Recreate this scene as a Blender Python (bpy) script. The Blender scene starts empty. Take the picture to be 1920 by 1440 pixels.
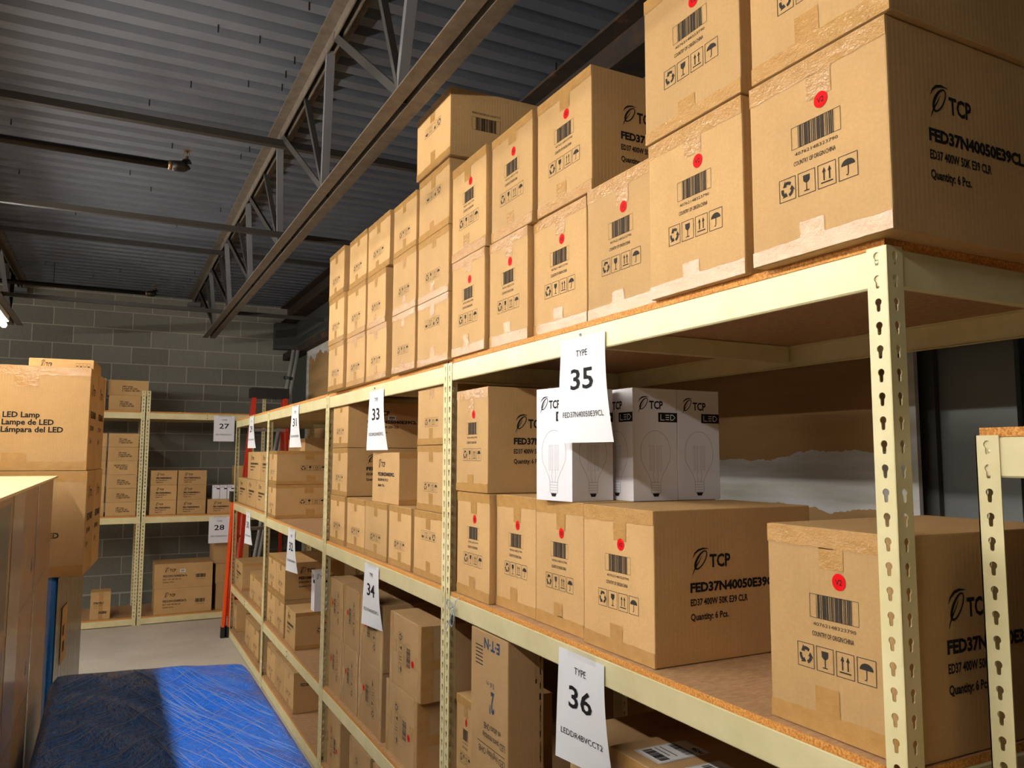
import bpy, bmesh, math, random
from mathutils import Matrix, Vector
from mathutils.geometry import tessellate_polygon
random.seed(11)
S = bpy.context.scene
COL = S.collection
PI = math.pi

# ------------------------------------------------------------------ camera
CAM_H = 1.75667
cam_d = bpy.data.cameras.new('camera')
cam_d.sensor_width = 36.0
cam_d.lens = 1464.89 * 36.0 / 1920.0
cam_d.clip_start = 0.05
cam = bpy.data.objects.new('camera', cam_d)
COL.objects.link(cam)
r2 = (0.890348, -0.455269, 0.003114)
u2 = (-0.044695, -0.080596, 0.995744)
fw = (0.453081, 0.886699, 0.092107)
cam.matrix_world = Matrix(((r2[0], u2[0], -fw[0], 0), (r2[1], u2[1], -fw[1], 0), (r2[2], u2[2], -fw[2], CAM_H), (0, 0, 0, 1)))
S.camera = cam

# ------------------------------------------------------------------ world, exposure
w = bpy.data.worlds.new('world'); S.world = w
w.use_nodes = True
w.node_tree.nodes['Background'].inputs[0].default_value = (0.8, 0.85, 1.0, 1)
w.node_tree.nodes['Background'].inputs[1].default_value = 0.0
S.view_settings.view_transform = 'Standard'
S.view_settings.look = 'None'
S.view_settings.gamma = 1.0
S.view_settings.use_curve_mapping = False
S.view_settings.exposure = 1.05
LAMP = 52.0            # radiance of the strip light lenses

# ------------------------------------------------------------------ materials
def lin(c):
    return tuple((v / 255 / 12.92) if v / 255 <= 0.04045 else ((v / 255 + 0.055) / 1.055) ** 2.4 for v in c)

class NM:
    """small node-material helper"""
    def __init__(self, name, color=(0.5, 0.5, 0.5), rough=0.6, metal=0.0, spec=0.5):
        self.m = bpy.data.materials.new(name); self.m.use_nodes = True
        self.t = self.m.node_tree; self.b = self.t.nodes['Principled BSDF']
        self.b.inputs['Base Color'].default_value = (*color, 1)
        self.b.inputs['Roughness'].default_value = rough
        self.b.inputs['Metallic'].default_value = metal
        self.b.inputs['Specular IOR Level'].default_value = spec
        self.color = color
    def n(self, kind, **kw):
        nd = self.t.nodes.new(kind)
        for k, v in kw.items():
            if k.startswith('i_'): nd.inputs[k[2:].replace('_', ' ')].default_value = v
            else: setattr(nd, k, v)
        return nd
    def l(self, a, b): self.t.links.new(a, b)
    def coord(self, scale=(1, 1, 1), kind='Object'):
        tc = self.n('ShaderNodeTexCoord'); mp = self.n('ShaderNodeMapping')
        mp.inputs['Scale'].default_value = scale
        self.l(tc.outputs[kind], mp.inputs['Vector'])
        return mp.outputs[0]
    def noise(self, scale, detail=4, rough=0.6, vec=None):
        nd = self.n('ShaderNodeTexNoise'); nd.inputs['Scale'].default_value = scale
        nd.inputs['Detail'].default_value = detail; nd.inputs['Roughness'].default_value = rough
        self.l(vec if vec is not None else self.coord(), nd.inputs['Vector'])
        return nd.outputs['Fac']
    def ramp(self, fac, stops):
        nd = self.n('ShaderNodeValToRGB'); e = nd.color_ramp.elements
        e[0].position, e[0].color = stops[0][0], (*stops[0][1], 1)
        e[1].position, e[1].color = stops[-1][0], (*stops[-1][1], 1)
        for p, c in stops[1:-1]:
            x = e.new(p); x.color = (*c, 1)
        self.l(fac, nd.inputs[0])
        return nd.outputs[0]
    def mix(self, fac, a, b, blend='MIX'):
        nd = self.n('ShaderNodeMix'); nd.data_type = 'RGBA'; nd.blend_type = blend
        for src, i in ((fac, 0), (a, 6), (b, 7)):
            if hasattr(src, 'links'): self.l(src, nd.inputs[i])
            elif i == 0: nd.inputs[0].default_value = src
            else: nd.inputs[i].default_value = (*src, 1)
        return nd.outputs[2]
    def math(self, op, a, b=0.0):
        nd = self.n('ShaderNodeMath'); nd.operation = op
        for i, s in enumerate((a, b)):
            if hasattr(s, 'links'): self.l(s, nd.inputs[i])
            else: nd.inputs[i].default_value = s
        return nd.outputs[0]
    def base(self, sock): self.l(sock, self.b.inputs['Base Color'])
    def bump(self, fac, strength=0.3, dist=0.01):
        nd = self.n('ShaderNodeBump'); nd.inputs['Strength'].default_value = strength
        nd.inputs['Distance'].default_value = dist
        self.l(fac, nd.inputs['Height']); self.l(nd.outputs[0], self.b.inputs['Normal'])

M = {}
def cardboard(name, col, var=0.12):
    k = NM(name, col, 0.72, 0, 0.25)
    info = k.n('ShaderNodeObjectInfo')
    a = tuple(c * (1 - var) for c in col); b = tuple(min(1, c * (1 + var * 0.7)) for c in col)
    c1 = k.ramp(info.outputs['Random'], [(0, a), (1, b)])
    nz = k.noise(5, 5, 0.65)
    c2 = k.ramp(nz, [(0.3, (0.86, 0.85, 0.83)), (0.7, (1, 1, 1))])
    fine = k.noise(160, 2, 0.6)
    c3 = k.ramp(fine, [(0.3, (0.93, 0.92, 0.9)), (0.7, (1, 1, 1))])
    k.base(k.mix(1.0, k.mix(1.0, c1, c2, 'MULTIPLY'), c3, 'MULTIPLY'))
    wv = k.n('ShaderNodeTexWave'); wv.wave_type = 'BANDS'; wv.bands_direction = 'DIAGONAL'
    wv.inputs['Scale'].default_value = 55; wv.inputs['Distortion'].default_value = 0.4
    k.l(k.coord((1, 1, 0)), wv.inputs['Vector'])
    k.bump(wv.outputs['Fac'], 0.06, 0.002)
    M[name] = k.m
cardboard('card', lin((202, 162, 108)))
cardboard('card_dull', lin((188, 152, 106)))
cardboard('card_pale', lin((224, 200, 150)), 0.05)
k = NM('tape', lin((190, 142, 78)), 0.13, 0, 0.85)
nz = k.math('ADD', k.noise(1.0, 4, 0.7, k.coord((110, 110, 70))), k.math('MULTIPLY', k.noise(1.0, 2, 0.5, k.coord((24, 24, 60))), 1.4))
k.base(k.ramp(k.noise(25, 3), [(0.3, lin((178, 133, 74))), (0.7, lin((192, 148, 88)))]))
k.bump(nz, 0.30, 0.005); M['tape'] = k.m
M['patch_dark'] = NM('patch_dark', lin((52, 44, 36)), 0.4).m
k = NM('tape_grey', lin((160, 134, 118)), 0.2, 0, 0.6)
k.bump(k.noise(30, 3), 0.15, 0.004); M['tape_grey'] = k.m
M['ink'] = NM('ink', (0.012, 0.011, 0.012), 0.75, 0, 0.2).m
M['ink_soft'] = NM('ink_soft', (0.035, 0.029, 0.024), 0.8, 0, 0.2).m
M['ink_blue'] = NM('ink_blue', (0.03, 0.06, 0.12), 0.8, 0, 0.2).m
M['ink_line'] = NM('ink_line', (0.25, 0.25, 0.26), 0.8, 0, 0.2).m
M['red_dot'] = NM('red_dot', (0.72, 0.003, 0.006), 0.6, 0, 0.1).m
M['sticker'] = NM('sticker', (0.85, 0.85, 0.84), 0.5, 0, 0.3).m
k = NM('paper', lin((238, 238, 240)), 0.42, 0, 0.4)
k.bump(k.noise(9, 2), 0.08, 0.01); M['paper'] = k.m
M['white_box'] = NM('white_box', lin((236, 234, 238)), 0.4, 0, 0.4).m
k = NM('beam_paint', lin((222, 213, 163)), 0.34, 0, 0.5)
k.base(k.ramp(k.noise(6, 5), [(0.3, lin((216, 203, 150))), (0.7, lin((232, 220, 172)))]))
k.bump(k.noise(40, 2), 0.05, 0.003); M['beam_paint'] = k.m
M['rivet'] = NM('rivet', lin((205, 198, 158)), 0.3, 0.2).m
k = NM('chipboard', lin((205, 140, 62)), 0.75)
c = k.ramp(k.noise(220, 3, 0.7), [(0.3, lin((150, 88, 28))), (0.5, lin((212, 140, 58))), (0.72, lin((236, 184, 104)))])
k.base(c); k.bump(k.noise(220, 3, 0.7), 0.4, 0.002); M['chipboard'] = k.m
k = NM('board_face', lin((190, 150, 108)), 0.6)
k.base(k.ramp(k.noise(40, 5, 0.7, k.coord((1, 3, 1))), [(0.3, lin((160, 118, 80))), (0.7, lin((200, 160, 116)))])); M['board_face'] = k.m
k = NM('deck', lin((150, 150, 152)), 0.5, 0.0, 0.4)
k.base(k.ramp(k.noise(1.3, 5, 0.6), [(0.3, lin((74, 77, 84))), (0.7, lin((94, 98, 106)))]))
M['deck'] = k.m
k = NM('joist_paint', lin((126, 112, 96)), 0.55, 0.2)
k.base(k.ramp(k.noise(14, 6, 0.75), [(0.25, lin((74, 64, 53))), (0.75, lin((120, 108, 93)))]))
k.bump(k.noise(70, 3), 0.1, 0.002); M['joist_paint'] = k.m
M['joist_grey'] = NM('joist_grey', lin((104, 104, 106)), 0.5, 0.2).m
M['dark_steel'] = NM('dark_steel', lin((52, 48, 43)), 0.5, 0.3).m
M['black_pipe'] = NM('black_pipe', lin((38, 34, 30)), 0.35, 0.6).m
M['brass'] = NM('brass', lin((120, 96, 64)), 0.4, 0.8).m
k = NM('rust', lin((92, 58, 34)), 0.8, 0.1)
k.base(k.ramp(k.noise(5, 6, 0.7, k.coord((1, 1, 2))), [(0.35, lin((30, 24, 20))), (0.6, lin((58, 40, 24))), (0.8, lin((140, 92, 46)))])); M['rust'] = k.m
k = NM('block', lin((118, 113, 103)), 0.85, 0, 0.2)
info = k.n('ShaderNodeObjectInfo')
c1 = k.ramp(info.outputs['Random'], [(0, lin((128, 125, 114))), (1, lin((150, 147, 134)))])
c2 = k.ramp(k.noise(60, 4, 0.7), [(0.3, (0.8, 0.8, 0.8)), (0.7, (1, 1, 1))])
k.base(k.mix(1.0, c1, c2, 'MULTIPLY')); k.bump(k.noise(90, 3), 0.3, 0.003); M['block'] = k.m
M['mortar'] = NM('mortar', lin((176, 170, 152)), 0.9).m
k = NM('concrete', lin((176, 166, 150)), 0.55, 0, 0.35)
c1 = k.ramp(k.noise(1.6, 6, 0.65), [(0.3, lin((192, 183, 167))), (0.7, lin((216, 208, 193)))])
c2 = k.ramp(k.noise(45, 3, 0.7), [(0.25, (0.88, 0.87, 0.85)), (0.6, (1, 1, 1))])
k.base(k.mix(1.0, c1, c2, 'MULTIPLY')); M['concrete'] = k.m
k = NM('drywall', lin((170, 138, 92)), 0.8)
sx = k.n('ShaderNodeSeparateXYZ'); tc = k.n('ShaderNodeTexCoord'); k.l(tc.outputs['Object'], sx.inputs[0])
nzc = k.noise(2.2, 6, 0.65); off = k.math('MULTIPLY', k.math('SUBTRACT', nzc, 0.5), 0.16)
zz = k.math('ADD', sx.outputs[2], off)
inb = k.math('MULTIPLY', k.math('GREATER_THAN', zz, 1.585), k.math('LESS_THAN', zz, 1.765))
yy = k.math('ADD', sx.outputs[1], k.math('MULTIPLY', off, 0.6))
edge = k.math('MAXIMUM', k.math('GREATER_THAN', yy, 9.02), k.math('LESS_THAN', yy, 1.46))
topm = k.math('MULTIPLY', k.math('GREATER_THAN', k.math('ADD', sx.outputs[2], k.math('MULTIPLY', off, 3.0)), 2.86), 0.9)
paperc = k.ramp(k.noise(3, 4, 0.6, k.coord((1, 0.3, 2))), [(0.3, lin((140, 106, 64))), (0.7, lin((176, 140, 90)))])
mud = k.ramp(k.noise(4, 4, 0.6, k.coord((1, 0.5, 4))), [(0.35, lin((176, 174, 158))), (0.65, lin((206, 206, 208)))])
k.base(k.mix(k.math('MAXIMUM', k.math('MAXIMUM', inb, edge), topm), paperc, mud)); M['drywall'] = k.m
M['steel_grey'] = NM('steel_grey', lin((112, 116, 114)), 0.45, 0.3).m
M['wall_dark'] = NM('wall_dark', lin((70, 70, 64)), 0.85).m
M['wall_paint'] = NM('wall_paint', lin((150, 146, 138)), 0.8).m
M['ladder_red'] = NM('ladder_red', (0.62, 0.035, 0.012), 0.35).m
M['ladder_orange'] = NM('ladder_orange', (0.95, 0.09, 0.01), 0.32).m
M['black_plastic'] = NM('black_plastic', (0.012, 0.012, 0.012), 0.45).m
M['aluminium'] = NM('aluminium', lin((190, 190, 188)), 0.32, 0.8).m
M['pvc_grey'] = NM('pvc_grey', lin((176, 176, 172)), 0.35, 0.3).m
M['string_white'] = NM('string_white', lin((225, 225, 232)), 0.5).m
M['string_blue'] = NM('string_blue', lin((150, 175, 205)), 0.5).m
k = NM('wood', lin((176, 140, 96)), 0.75)
k.base(k.ramp(k.noise(8, 5, 0.6, k.coord((1, 8, 8))), [(0.3, lin((140, 106, 68))), (0.7, lin((190, 154, 108)))])); M['wood'] = k.m
# stretch films
k = NM('clear_film', (0.8, 0.78, 0.76), 0.12)
k.b.inputs['Alpha'].default_value = 0.22
k.bump(k.noise(1, 4, 0.6, k.coord((30, 12, 3))), 0.5, 0.01); M['clear_film'] = k.m
k = NM('blue_film', (0.0, 0.17, 0.75), 0.2, 0, 0.6)
k.base(k.ramp(k.noise(1, 4, 0.6, k.coord((6, 6, 1.5))), [(0.3, (0.0, 0.10, 0.55)), (0.7, (0.0, 0.22, 0.85))]))
k.bump(k.noise(1, 4, 0.6, k.coord((30, 30, 4))), 0.5, 0.01); M['blue_film'] = k.m
k = NM('grey_film', (0.10, 0.10, 0.11), 0.18, 0, 0.6)
k.base(k.ramp(k.noise(1, 5, 0.7, k.coord((9, 9, 1.2))), [(0.38, (0.010, 0.009, 0.009)), (0.52, (0.035, 0.03, 0.028)), (0.72, (0.14, 0.125, 0.11))]))
k.bump(k.noise(1, 4, 0.6, k.coord((24, 24, 3))), 0.6, 0.015); M['grey_film'] = k.m
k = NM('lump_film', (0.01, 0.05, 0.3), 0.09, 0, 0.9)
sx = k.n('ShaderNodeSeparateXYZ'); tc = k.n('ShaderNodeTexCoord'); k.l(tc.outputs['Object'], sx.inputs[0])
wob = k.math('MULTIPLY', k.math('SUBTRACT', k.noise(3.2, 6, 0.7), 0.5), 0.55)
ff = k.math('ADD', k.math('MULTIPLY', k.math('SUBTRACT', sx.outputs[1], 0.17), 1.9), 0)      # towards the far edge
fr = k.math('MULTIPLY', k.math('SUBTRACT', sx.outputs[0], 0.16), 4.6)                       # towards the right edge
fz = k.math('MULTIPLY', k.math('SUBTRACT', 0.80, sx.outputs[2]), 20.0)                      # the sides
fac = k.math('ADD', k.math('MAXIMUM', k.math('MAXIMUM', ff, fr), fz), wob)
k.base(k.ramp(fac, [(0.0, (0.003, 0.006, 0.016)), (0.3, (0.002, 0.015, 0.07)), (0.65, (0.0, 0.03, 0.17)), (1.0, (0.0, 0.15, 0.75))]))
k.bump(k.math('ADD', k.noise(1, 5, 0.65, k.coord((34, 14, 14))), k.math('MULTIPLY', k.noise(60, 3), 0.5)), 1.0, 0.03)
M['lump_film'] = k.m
k = NM('film_strand', (0.22, 0.40, 0.85), 0.5, 0, 0.15)
k.b.inputs['Alpha'].default_value = 0.4; M['film_strand'] = k.m
k = NM('lens', (0.9, 0.9, 0.9), 0.4)
k.b.inputs['Emission Color'].default_value = (1.0, 0.96, 0.90, 1)
k.b.inputs['Emission Strength'].default_value = LAMP; M['lens'] = k.m
M['fixture_white'] = NM('fixture_white', (0.75, 0.75, 0.75), 0.4).m

# ------------------------------------------------------------------ mesh helpers
class MB:
    def __init__(self): self.v = []; self.f = []
    def add(self, vs, fs):
        o = len(self.v); self.v += [tuple(x) for x in vs]; self.f += [tuple(i + o for i in q) for q in fs]; return self
    def box(self, x0, y0, z0, x1, y1, z1):
        return self.add([(x0, y0, z0), (x1, y0, z0), (x1, y1, z0), (x0, y1, z0), (x0, y0, z1), (x1, y0, z1), (x1, y1, z1), (x0, y1, z1)],
                        [(0, 3, 2, 1), (4, 5, 6, 7), (0, 1, 5, 4), (1, 2, 6, 5), (2, 3, 7, 6), (3, 0, 4, 7)])
    def prism(self, prof, p, q, ua, va):
        """profile (2D list) swept from p to q; ua, va: axes of the profile plane"""
        p, q, ua, va = map(Vector, (p, q, ua, va)); n = len(prof)
        a = [p + ua * x + va * y for x, y in prof]; b = [q + ua * x + va * y for x, y in prof]
        return self.add(a + b, [(i, (i + 1) % n, n + (i + 1) % n, n + i) for i in range(n)] + [tuple(range(n - 1, -1, -1)), tuple(range(n, 2 * n))])
    def tube(self, pts, r, n=10, cap=True):
        pts = [Vector(p) for p in pts]; rings = []
        for i, p in enumerate(pts):
            t = (pts[min(i + 1, len(pts) - 1)] - pts[max(i - 1, 0)]).normalized()
            h = Vector((0, 0, 1)) if abs(t.z) < 0.9 else Vector((1, 0, 0))
            a = t.cross(h).normalized(); b = t.cross(a)
            rr = r[i] if isinstance(r, (list, tuple)) else r
            rings.append([p + a * math.cos(2 * PI * k / n) * rr + b * math.sin(2 * PI * k / n) * rr for k in range(n)])
        vs = [x for R_ in rings for x in R_]; fs = []
        for i in range(len(pts) - 1):
            for k in range(n): fs.append((i * n + k, i * n + (k + 1) % n, (i + 1) * n + (k + 1) % n, (i + 1) * n + k))
        if cap: fs += [tuple(range(n - 1, -1, -1)), tuple((len(pts) - 1) * n + k for k in range(n))]
        return self.add(vs, fs)
    # flat (2D) pieces for printing
    def poly(self, pts, z=0.0): return self.add([(x, y, z) for x, y in pts], [tuple(range(len(pts)))])
    def rect(self, x0, y0, x1, y1): return self.poly([(x0, y0), (x1, y0), (x1, y1), (x0, y1)])
    def stroke(self, pts, wd, closed=False):
        n = len(pts); L = []; R_ = []
        for i in range(n):
            a = pts[(i - 1) % n] if closed else pts[max(i - 1, 0)]; b = pts[(i + 1) % n] if closed else pts[min(i + 1, n - 1)]
            dx, dy = b[0] - a[0], b[1] - a[1]; l = math.hypot(dx, dy) or 1
            ww = wd[i] if isinstance(wd, (list, tuple)) else wd
            nx, ny = -dy / l * ww / 2, dx / l * ww / 2
            L.append((pts[i][0] + nx, pts[i][1] + ny)); R_.append((pts[i][0] - nx, pts[i][1] - ny))
        o = [(x, y, 0) for x, y in L] + [(x, y, 0) for x, y in R_]; m = n if closed else n - 1
        return self.add(o, [(n + i, n + (i + 1) % n, (i + 1) % n, i) for i in range(m)])
    def frame(self, x0, y0, x1, y1, t):
        self.rect(x0, y0, x1, y0 + t); self.rect(x0, y1 - t, x1, y1); self.rect(x0, y0 + t, x0 + t, y1 - t); return self.rect(x1 - t, y0 + t, x1, y1 - t)
    def disc(self, cx, cy, r, n=20): return self.poly([(cx + r * math.cos(2 * PI * i / n), cy + r * math.sin(2 * PI * i / n)) for i in range(n)])
    def text(self, body, x, y, width, cap, bold=0.0):
        vs, fs, wd = text_geo(body, bold)
        return self.add([(x + a / wd * width, y + b / 0.73 * cap, 0) for a, b in vs], fs)
    def mesh(self, name, mat, smooth=False):
        me = bpy.data.meshes.new(name); me.from_pydata(self.v, [], self.f)
        for m_ in (mat if isinstance(mat, (list, tuple)) else [mat]): me.materials.append(M[m_])
        if smooth: me.polygons.foreach_set('use_smooth', [True] * len(me.polygons))
        me.update(); return me

_txt = {}
def text_geo(body, bold):
    key = (body, bold)
    if key not in _txt:
        c = bpy.data.curves.new('t', 'FONT'); c.body = body; c.size = 1.0; c.resolution_u = 2; c.offset = bold; c.dimensions = '2D'; c.fill_mode = 'BOTH'
        o = bpy.data.objects.new('t', c); COL.objects.link(o)
        dg = bpy.context.evaluated_depsgraph_get(); dg.update()
        me = o.evaluated_get(dg).to_mesh()
        vs = [(v.co.x, v.co.y) for v in me.vertices]; fs = [tuple(p.vertices) for p in me.polygons]
        o.evaluated_get(dg).to_mesh_clear()
        bpy.data.objects.remove(o); bpy.data.curves.remove(c)
        x0 = min(a for a, b in vs); x1 = max(a for a, b in vs)
        _txt[key] = ([(a - x0, b) for a, b in vs], fs, x1 - x0)
    return _txt[key]

def put(name, me, parent=None, mat=None):
    o = bpy.data.objects.new(name, me); COL.objects.link(o)
    if parent is not None: o.parent = parent
    if mat is not None: o.matrix_basis = mat
    return o
def tag(o, label, cat, group=None):
    o['label'] = label; o['category'] = cat
    if group: o['group'] = group
    return o
def thing(name, label, cat, loc=(0, 0, 0), rz=0.0, group=None):
    o = put(name, None); o.location = loc; o.rotation_euler = (0, 0, rz); o.empty_display_size = 0.05
    return tag(o, label, cat, group)
def struct(name, me, parent=None):
    o = put(name, me, parent)
    if parent is None: o['kind'] = 'structure'
    return o
_cache = {}
def cached(key, fn):
    if key not in _cache: _cache[key] = fn()
    return _cache[key]
def cham_box(w_, d_, h_, c=0.003, mat='card'):
    """box centred on x, y; base at z=0; chamfered edges"""
    def mk():
        bm = bmesh.new(); bmesh.ops.create_cube(bm, size=1.0)
        for v_ in bm.verts: v_.co = Vector((v_.co.x * w_, v_.co.y * d_, (v_.co.z + 0.5) * h_))
        bmesh.ops.bevel(bm, geom=list(bm.edges), offset=c, segments=2, affect='EDGES', profile=0.6)
        me = bpy.data.meshes.new('body'); bm.to_mesh(me); bm.free(); me.materials.append(M[mat]); return me
    return cached(('cb', round(w_, 3), round(d_, 3), round(h_, 3), c, mat), mk)

# ------------------------------------------------------------------ printed artwork (flat meshes)
def leaf_logo(b, x, y, s):
    """the swirl-and-leaf mark, s = its height"""
    def P(a, c): return (x + a * s, y + c * s)
    el = []
    for i in range(24):
        t = 2 * PI * i / 24; ex, ey = 0.47 * math.cos(t), 0.2 * math.sin(t); q = math.radians(52)
        el.append(P(0.50 + ex * math.cos(q) - ey * math.sin(q), 0.52 + ex * math.sin(q) + ey * math.cos(q)))
    b.stroke(el, [0.06 * s + 0.06 * s * max(0, math.sin(2 * PI * i / 24 - 0.6)) for i in range(24)], True)
    b.stroke([P(0.02, -0.12), P(0.10, 0.06), P(0.22, 0.24), P(0.40, 0.46), P(0.56, 0.70)], [0.02 * s, 0.05 * s, 0.06 * s, 0.04 * s, 0.015 * s])
    b.stroke([P(0.04, 0.62), P(0.16, 0.82), P(0.36, 0.96), P(0.62, 1.02), P(0.96, 1.0)], [0.01 * s, 0.07 * s, 0.1 * s, 0.08 * s, 0.01 * s])
def brand(b, x, y, s):
    leaf_logo(b, x, y, s); b.text('TCP', x + 0.98 * s, y + 0.18 * s, 1.2 * s, 0.58 * s, 0.03)
def icons(b, x, y, wd, h, t=0.0012):
    """recycling, fragile, this way up, keep dry"""
    gap = wd * 0.03; c = (wd - 3 * gap) / 4
    for k_ in range(4):
        x0 = x + k_ * (c + gap); b.frame(x0, y, x0 + c, y + h, t)
        cx, cy = x0 + c / 2, y + h / 2; s = min(c, h) * 0.36
        if k_ == 0:
            for j in range(3):
                a0 = math.radians(90 + 120 * j); pts = []
                for q in range(4):
                    a = a0 - math.radians(42) + math.radians(20) * q; pts.append((cx + s * 0.85 * math.cos(a), cy + s * 0.85 * math.sin(a)))
                b.stroke(pts, s * 0.42)
                a = a0 + math.radians(18); e = a0 + math.radians(62)
                b.poly([(cx + s * 1.3 * math.cos(a), cy + s * 1.3 * math.sin(a)), (cx + s * 0.85 * math.cos(e), cy + s * 0.85 * math.sin(e)), (cx + s * 0.4 * math.cos(a), cy + s * 0.4 * math.sin(a))])
        elif k_ == 1:
            b.poly([(cx - s * 0.55, cy + s), (cx - s * 0.5, cy + s * 0.3), (cx - s * 0.15, cy), (cx + s * 0.15, cy), (cx + s * 0.5, cy + s * 0.3), (cx + s * 0.55, cy + s)])
            b.rect(cx - s * 0.07, cy - s, cx + s * 0.07, cy + 0.05 * s); b.rect(cx - s * 0.42, cy - s * 1.05, cx + s * 0.42, cy - s * 0.92)
        elif k_ == 2:
            for sg in (-1, 1):
                ax = cx + sg * s * 0.42
                b.rect(ax - s * 0.1, cy - s * 0.6, ax + s * 0.1, cy + s * 0.5); b.poly([(ax - s * 0.28, cy + s * 0.45), (ax + s * 0.28, cy + s * 0.45), (ax, cy + s * 1.05)])
            b.rect(cx - s * 0.9, cy - s * 0.95, cx + s * 0.9, cy - s * 0.78)
        else:
            b.poly([(cx + s * math.cos(PI * i / 10), cy + s * 0.15 + s * 0.8 * math.sin(PI * i / 10)) for i in range(11)])
            b.stroke([(cx, cy + s * 0.2), (cx, cy - s * 0.8), (cx - s * 0.12, cy - s), (cx - s * 0.3, cy - s * 0.95)], s * 0.14)
def barcode(b, x0, y0, x1, y1, framed=True, seed=3):
    rnd = random.Random(seed)
    if framed: b.frame(x0, y0, x1, y1, 0.0008); a, e = x0 + (x1 - x0) * 0.14, x0 + (x1 - x0) * 0.88
    else: a, e = x0, x1
    x = a
    while x < e:
        t = rnd.choice((0.0009, 0.0018, 0.0027)) * (e - a) / 0.08; b.rect(x, y0 + 0.0006, min(x + t, e), y1 - 0.0006); x += t + rnd.choice((0.0007, 0.0012, 0.002)) * (e - a) / 0.08

def art_dot_front():                      # 0.30 x 0.35
    b = MB(); barcode(b, 0.101, 0.194, 0.209, 0.235)
    b.text('40762148323790', 0.108, 0.181, 0.094, 0.0062); b.text('COUNTRY OF ORIGIN:CHINA', 0.105, 0.163, 0.092, 0.0085, 0.01)
    icons(b, 0.069, 0.105, 0.171, 0.042); return b
def art_small_front():                    # 0.32 x 0.255
    b = MB(); icons(b, 0.085, 0.075, 0.152, 0.036, 0.001); return b
def art_text(code, spec, qty, wide):
    def f():
        b = MB(); brand(b, 0.106, 0.206, 0.052)
        b.text(code, 0.10, 0.161, wide, 0.021, 0.045); b.text(spec, 0.10, 0.130, wide * 0.63, 0.0155, 0.028); b.text(qty, 0.10, 0.097, wide * 0.41, 0.0155, 0.028)
        return b
    return f
ART = {
    'dot_front': (art_dot_front, 0.30, 0.35), 'small_front': (art_small_front, 0.32, 0.255),
    'text37': (art_text('FED37N40050E39CL', 'ED37 400W 50K E39 CLR', 'Quantity: 6 Pcs.', 0.27), 0.48, 0.35),
    'text28': (art_text('FED28N25040E39CL', 'ED28 250W 40K E39 CLR', 'Quantity: 12 Pcs.', 0.27), 0.44, 0.30),
    'text23': (art_text('FED23N15040E26CL', 'ED23 150W 40K E26 CLR', 'Quantity: 24 Pcs.', 0.27), 0.48, 0.30),
}
def art_far():
    b = MB(); brand(b, 0.06, 0.095, 0.034); b.text('FED17N05040E26CL', 0.055, 0.068, 0.155, 0.015, 0.055)
    b.text('ED17 50W 40K E26 CLR', 0.055, 0.047, 0.11, 0.010, 0.035); b.text('Quantity: 12 Pcs.', 0.055, 0.026, 0.07, 0.010, 0.035); return b
ART['far'] = (art_far, 0.265, 0.155)
def art_lamp():
    b = MB()
    for i, (t, wd) in enumerate((('LED Lamp', 0.10), ('Lampe de LED', 0.145), ('Lámpara del LED', 0.17))): b.text(t, 0.13, 0.088 - i * 0.021, wd, 0.0155, 0.035)
    return b
ART['lamp'] = (art_lamp, 0.38, 0.16)
def art_lamp_big():
    return [MB().text(t, 0.21 - i * 0.002, 0.245 - i * 0.034, wd, 0.026, 0.03) for i, (t, wd) in enumerate((('LED Lamp', 0.148), ('Lampe de LED', 0.208), ('Lámpara del LED', 0.25)))]
ART['lamp_big'] = (art_lamp_big, 0.56, 0.485)
def art_big_side():
    b = MB(); brand(b, 0.07, 0.35, 0.06)
    return [b, MB().text('FED37N40050', 0.06, 0.25, 0.2, 0.034, 0.03), MB().text('ED37 400W', 0.06, 0.19, 0.14, 0.024, 0.02), MB().text('Qty 6', 0.06, 0.13, 0.08, 0.024, 0.02)]
ART['big_side'] = (art_big_side, 0.32, 0.485)
def art_top_label():
    b = MB(); brand(b, 0.10, 0.485, 0.045); c_ = MB(); icons(c_, 0.40, 0.47, 0.13, 0.05); return [b, c_]
ART['top_label'] = (art_top_label, 0.56, 0.54)
def art_icons_mid():
    b = MB(); icons(b, 0.16, 0.10, 0.18, 0.042); return b
ART['icons_mid'] = (art_icons_mid, 0.46, 0.25)
def art_bar_side():
    b = MB(); barcode(b, 0.27, 0.10, 0.38, 0.15)
    return [b, MB().text('COUNTRY OF ORIGIN:CHINA', 0.27, 0.08, 0.11, 0.009), MB().text('FED28N25040E39CL', 0.05, 0.17, 0.18, 0.02, 0.03)]
ART['bar_side'] = (art_bar_side, 0.46, 0.26)
def art_long():
    b = MB(); brand(b, 0.10, 0.165, 0.05); c_ = MB(); barcode(c_, 0.41, 0.098, 0.51, 0.138, False)
    return [b, MB().text('FED23N15040E26CL', 0.085, 0.118, 0.24, 0.022, 0.03), MB().text('ED23 150W 40K E26 CLR', 0.085, 0.088, 0.18, 0.014, .02), MB().text('Quantity: 24 Pcs.', 0.085, 0.060, 0.11, 0.014, .02), c_, MB().text('40762148323', 0.42, 0.078, 0.08, 0.008)]
ART['long'] = (art_long, 0.58, 0.255)
def art_stock():
    c_ = MB(); barcode(c_, 0.075, 0.055, 0.15, 0.082, False)
    return [MB().text('STRATELY', 0.028, 0.155, 0.095, 0.02, 0.04), MB().text('LIGHTING SUPPLY', 0.03, 0.135, 0.08, 0.007), MB().text('QTY 4', 0.03, 0.112, 0.04, 0.009), c_]
ART['stock'] = (art_stock, 0.183, 0.275)
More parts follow.
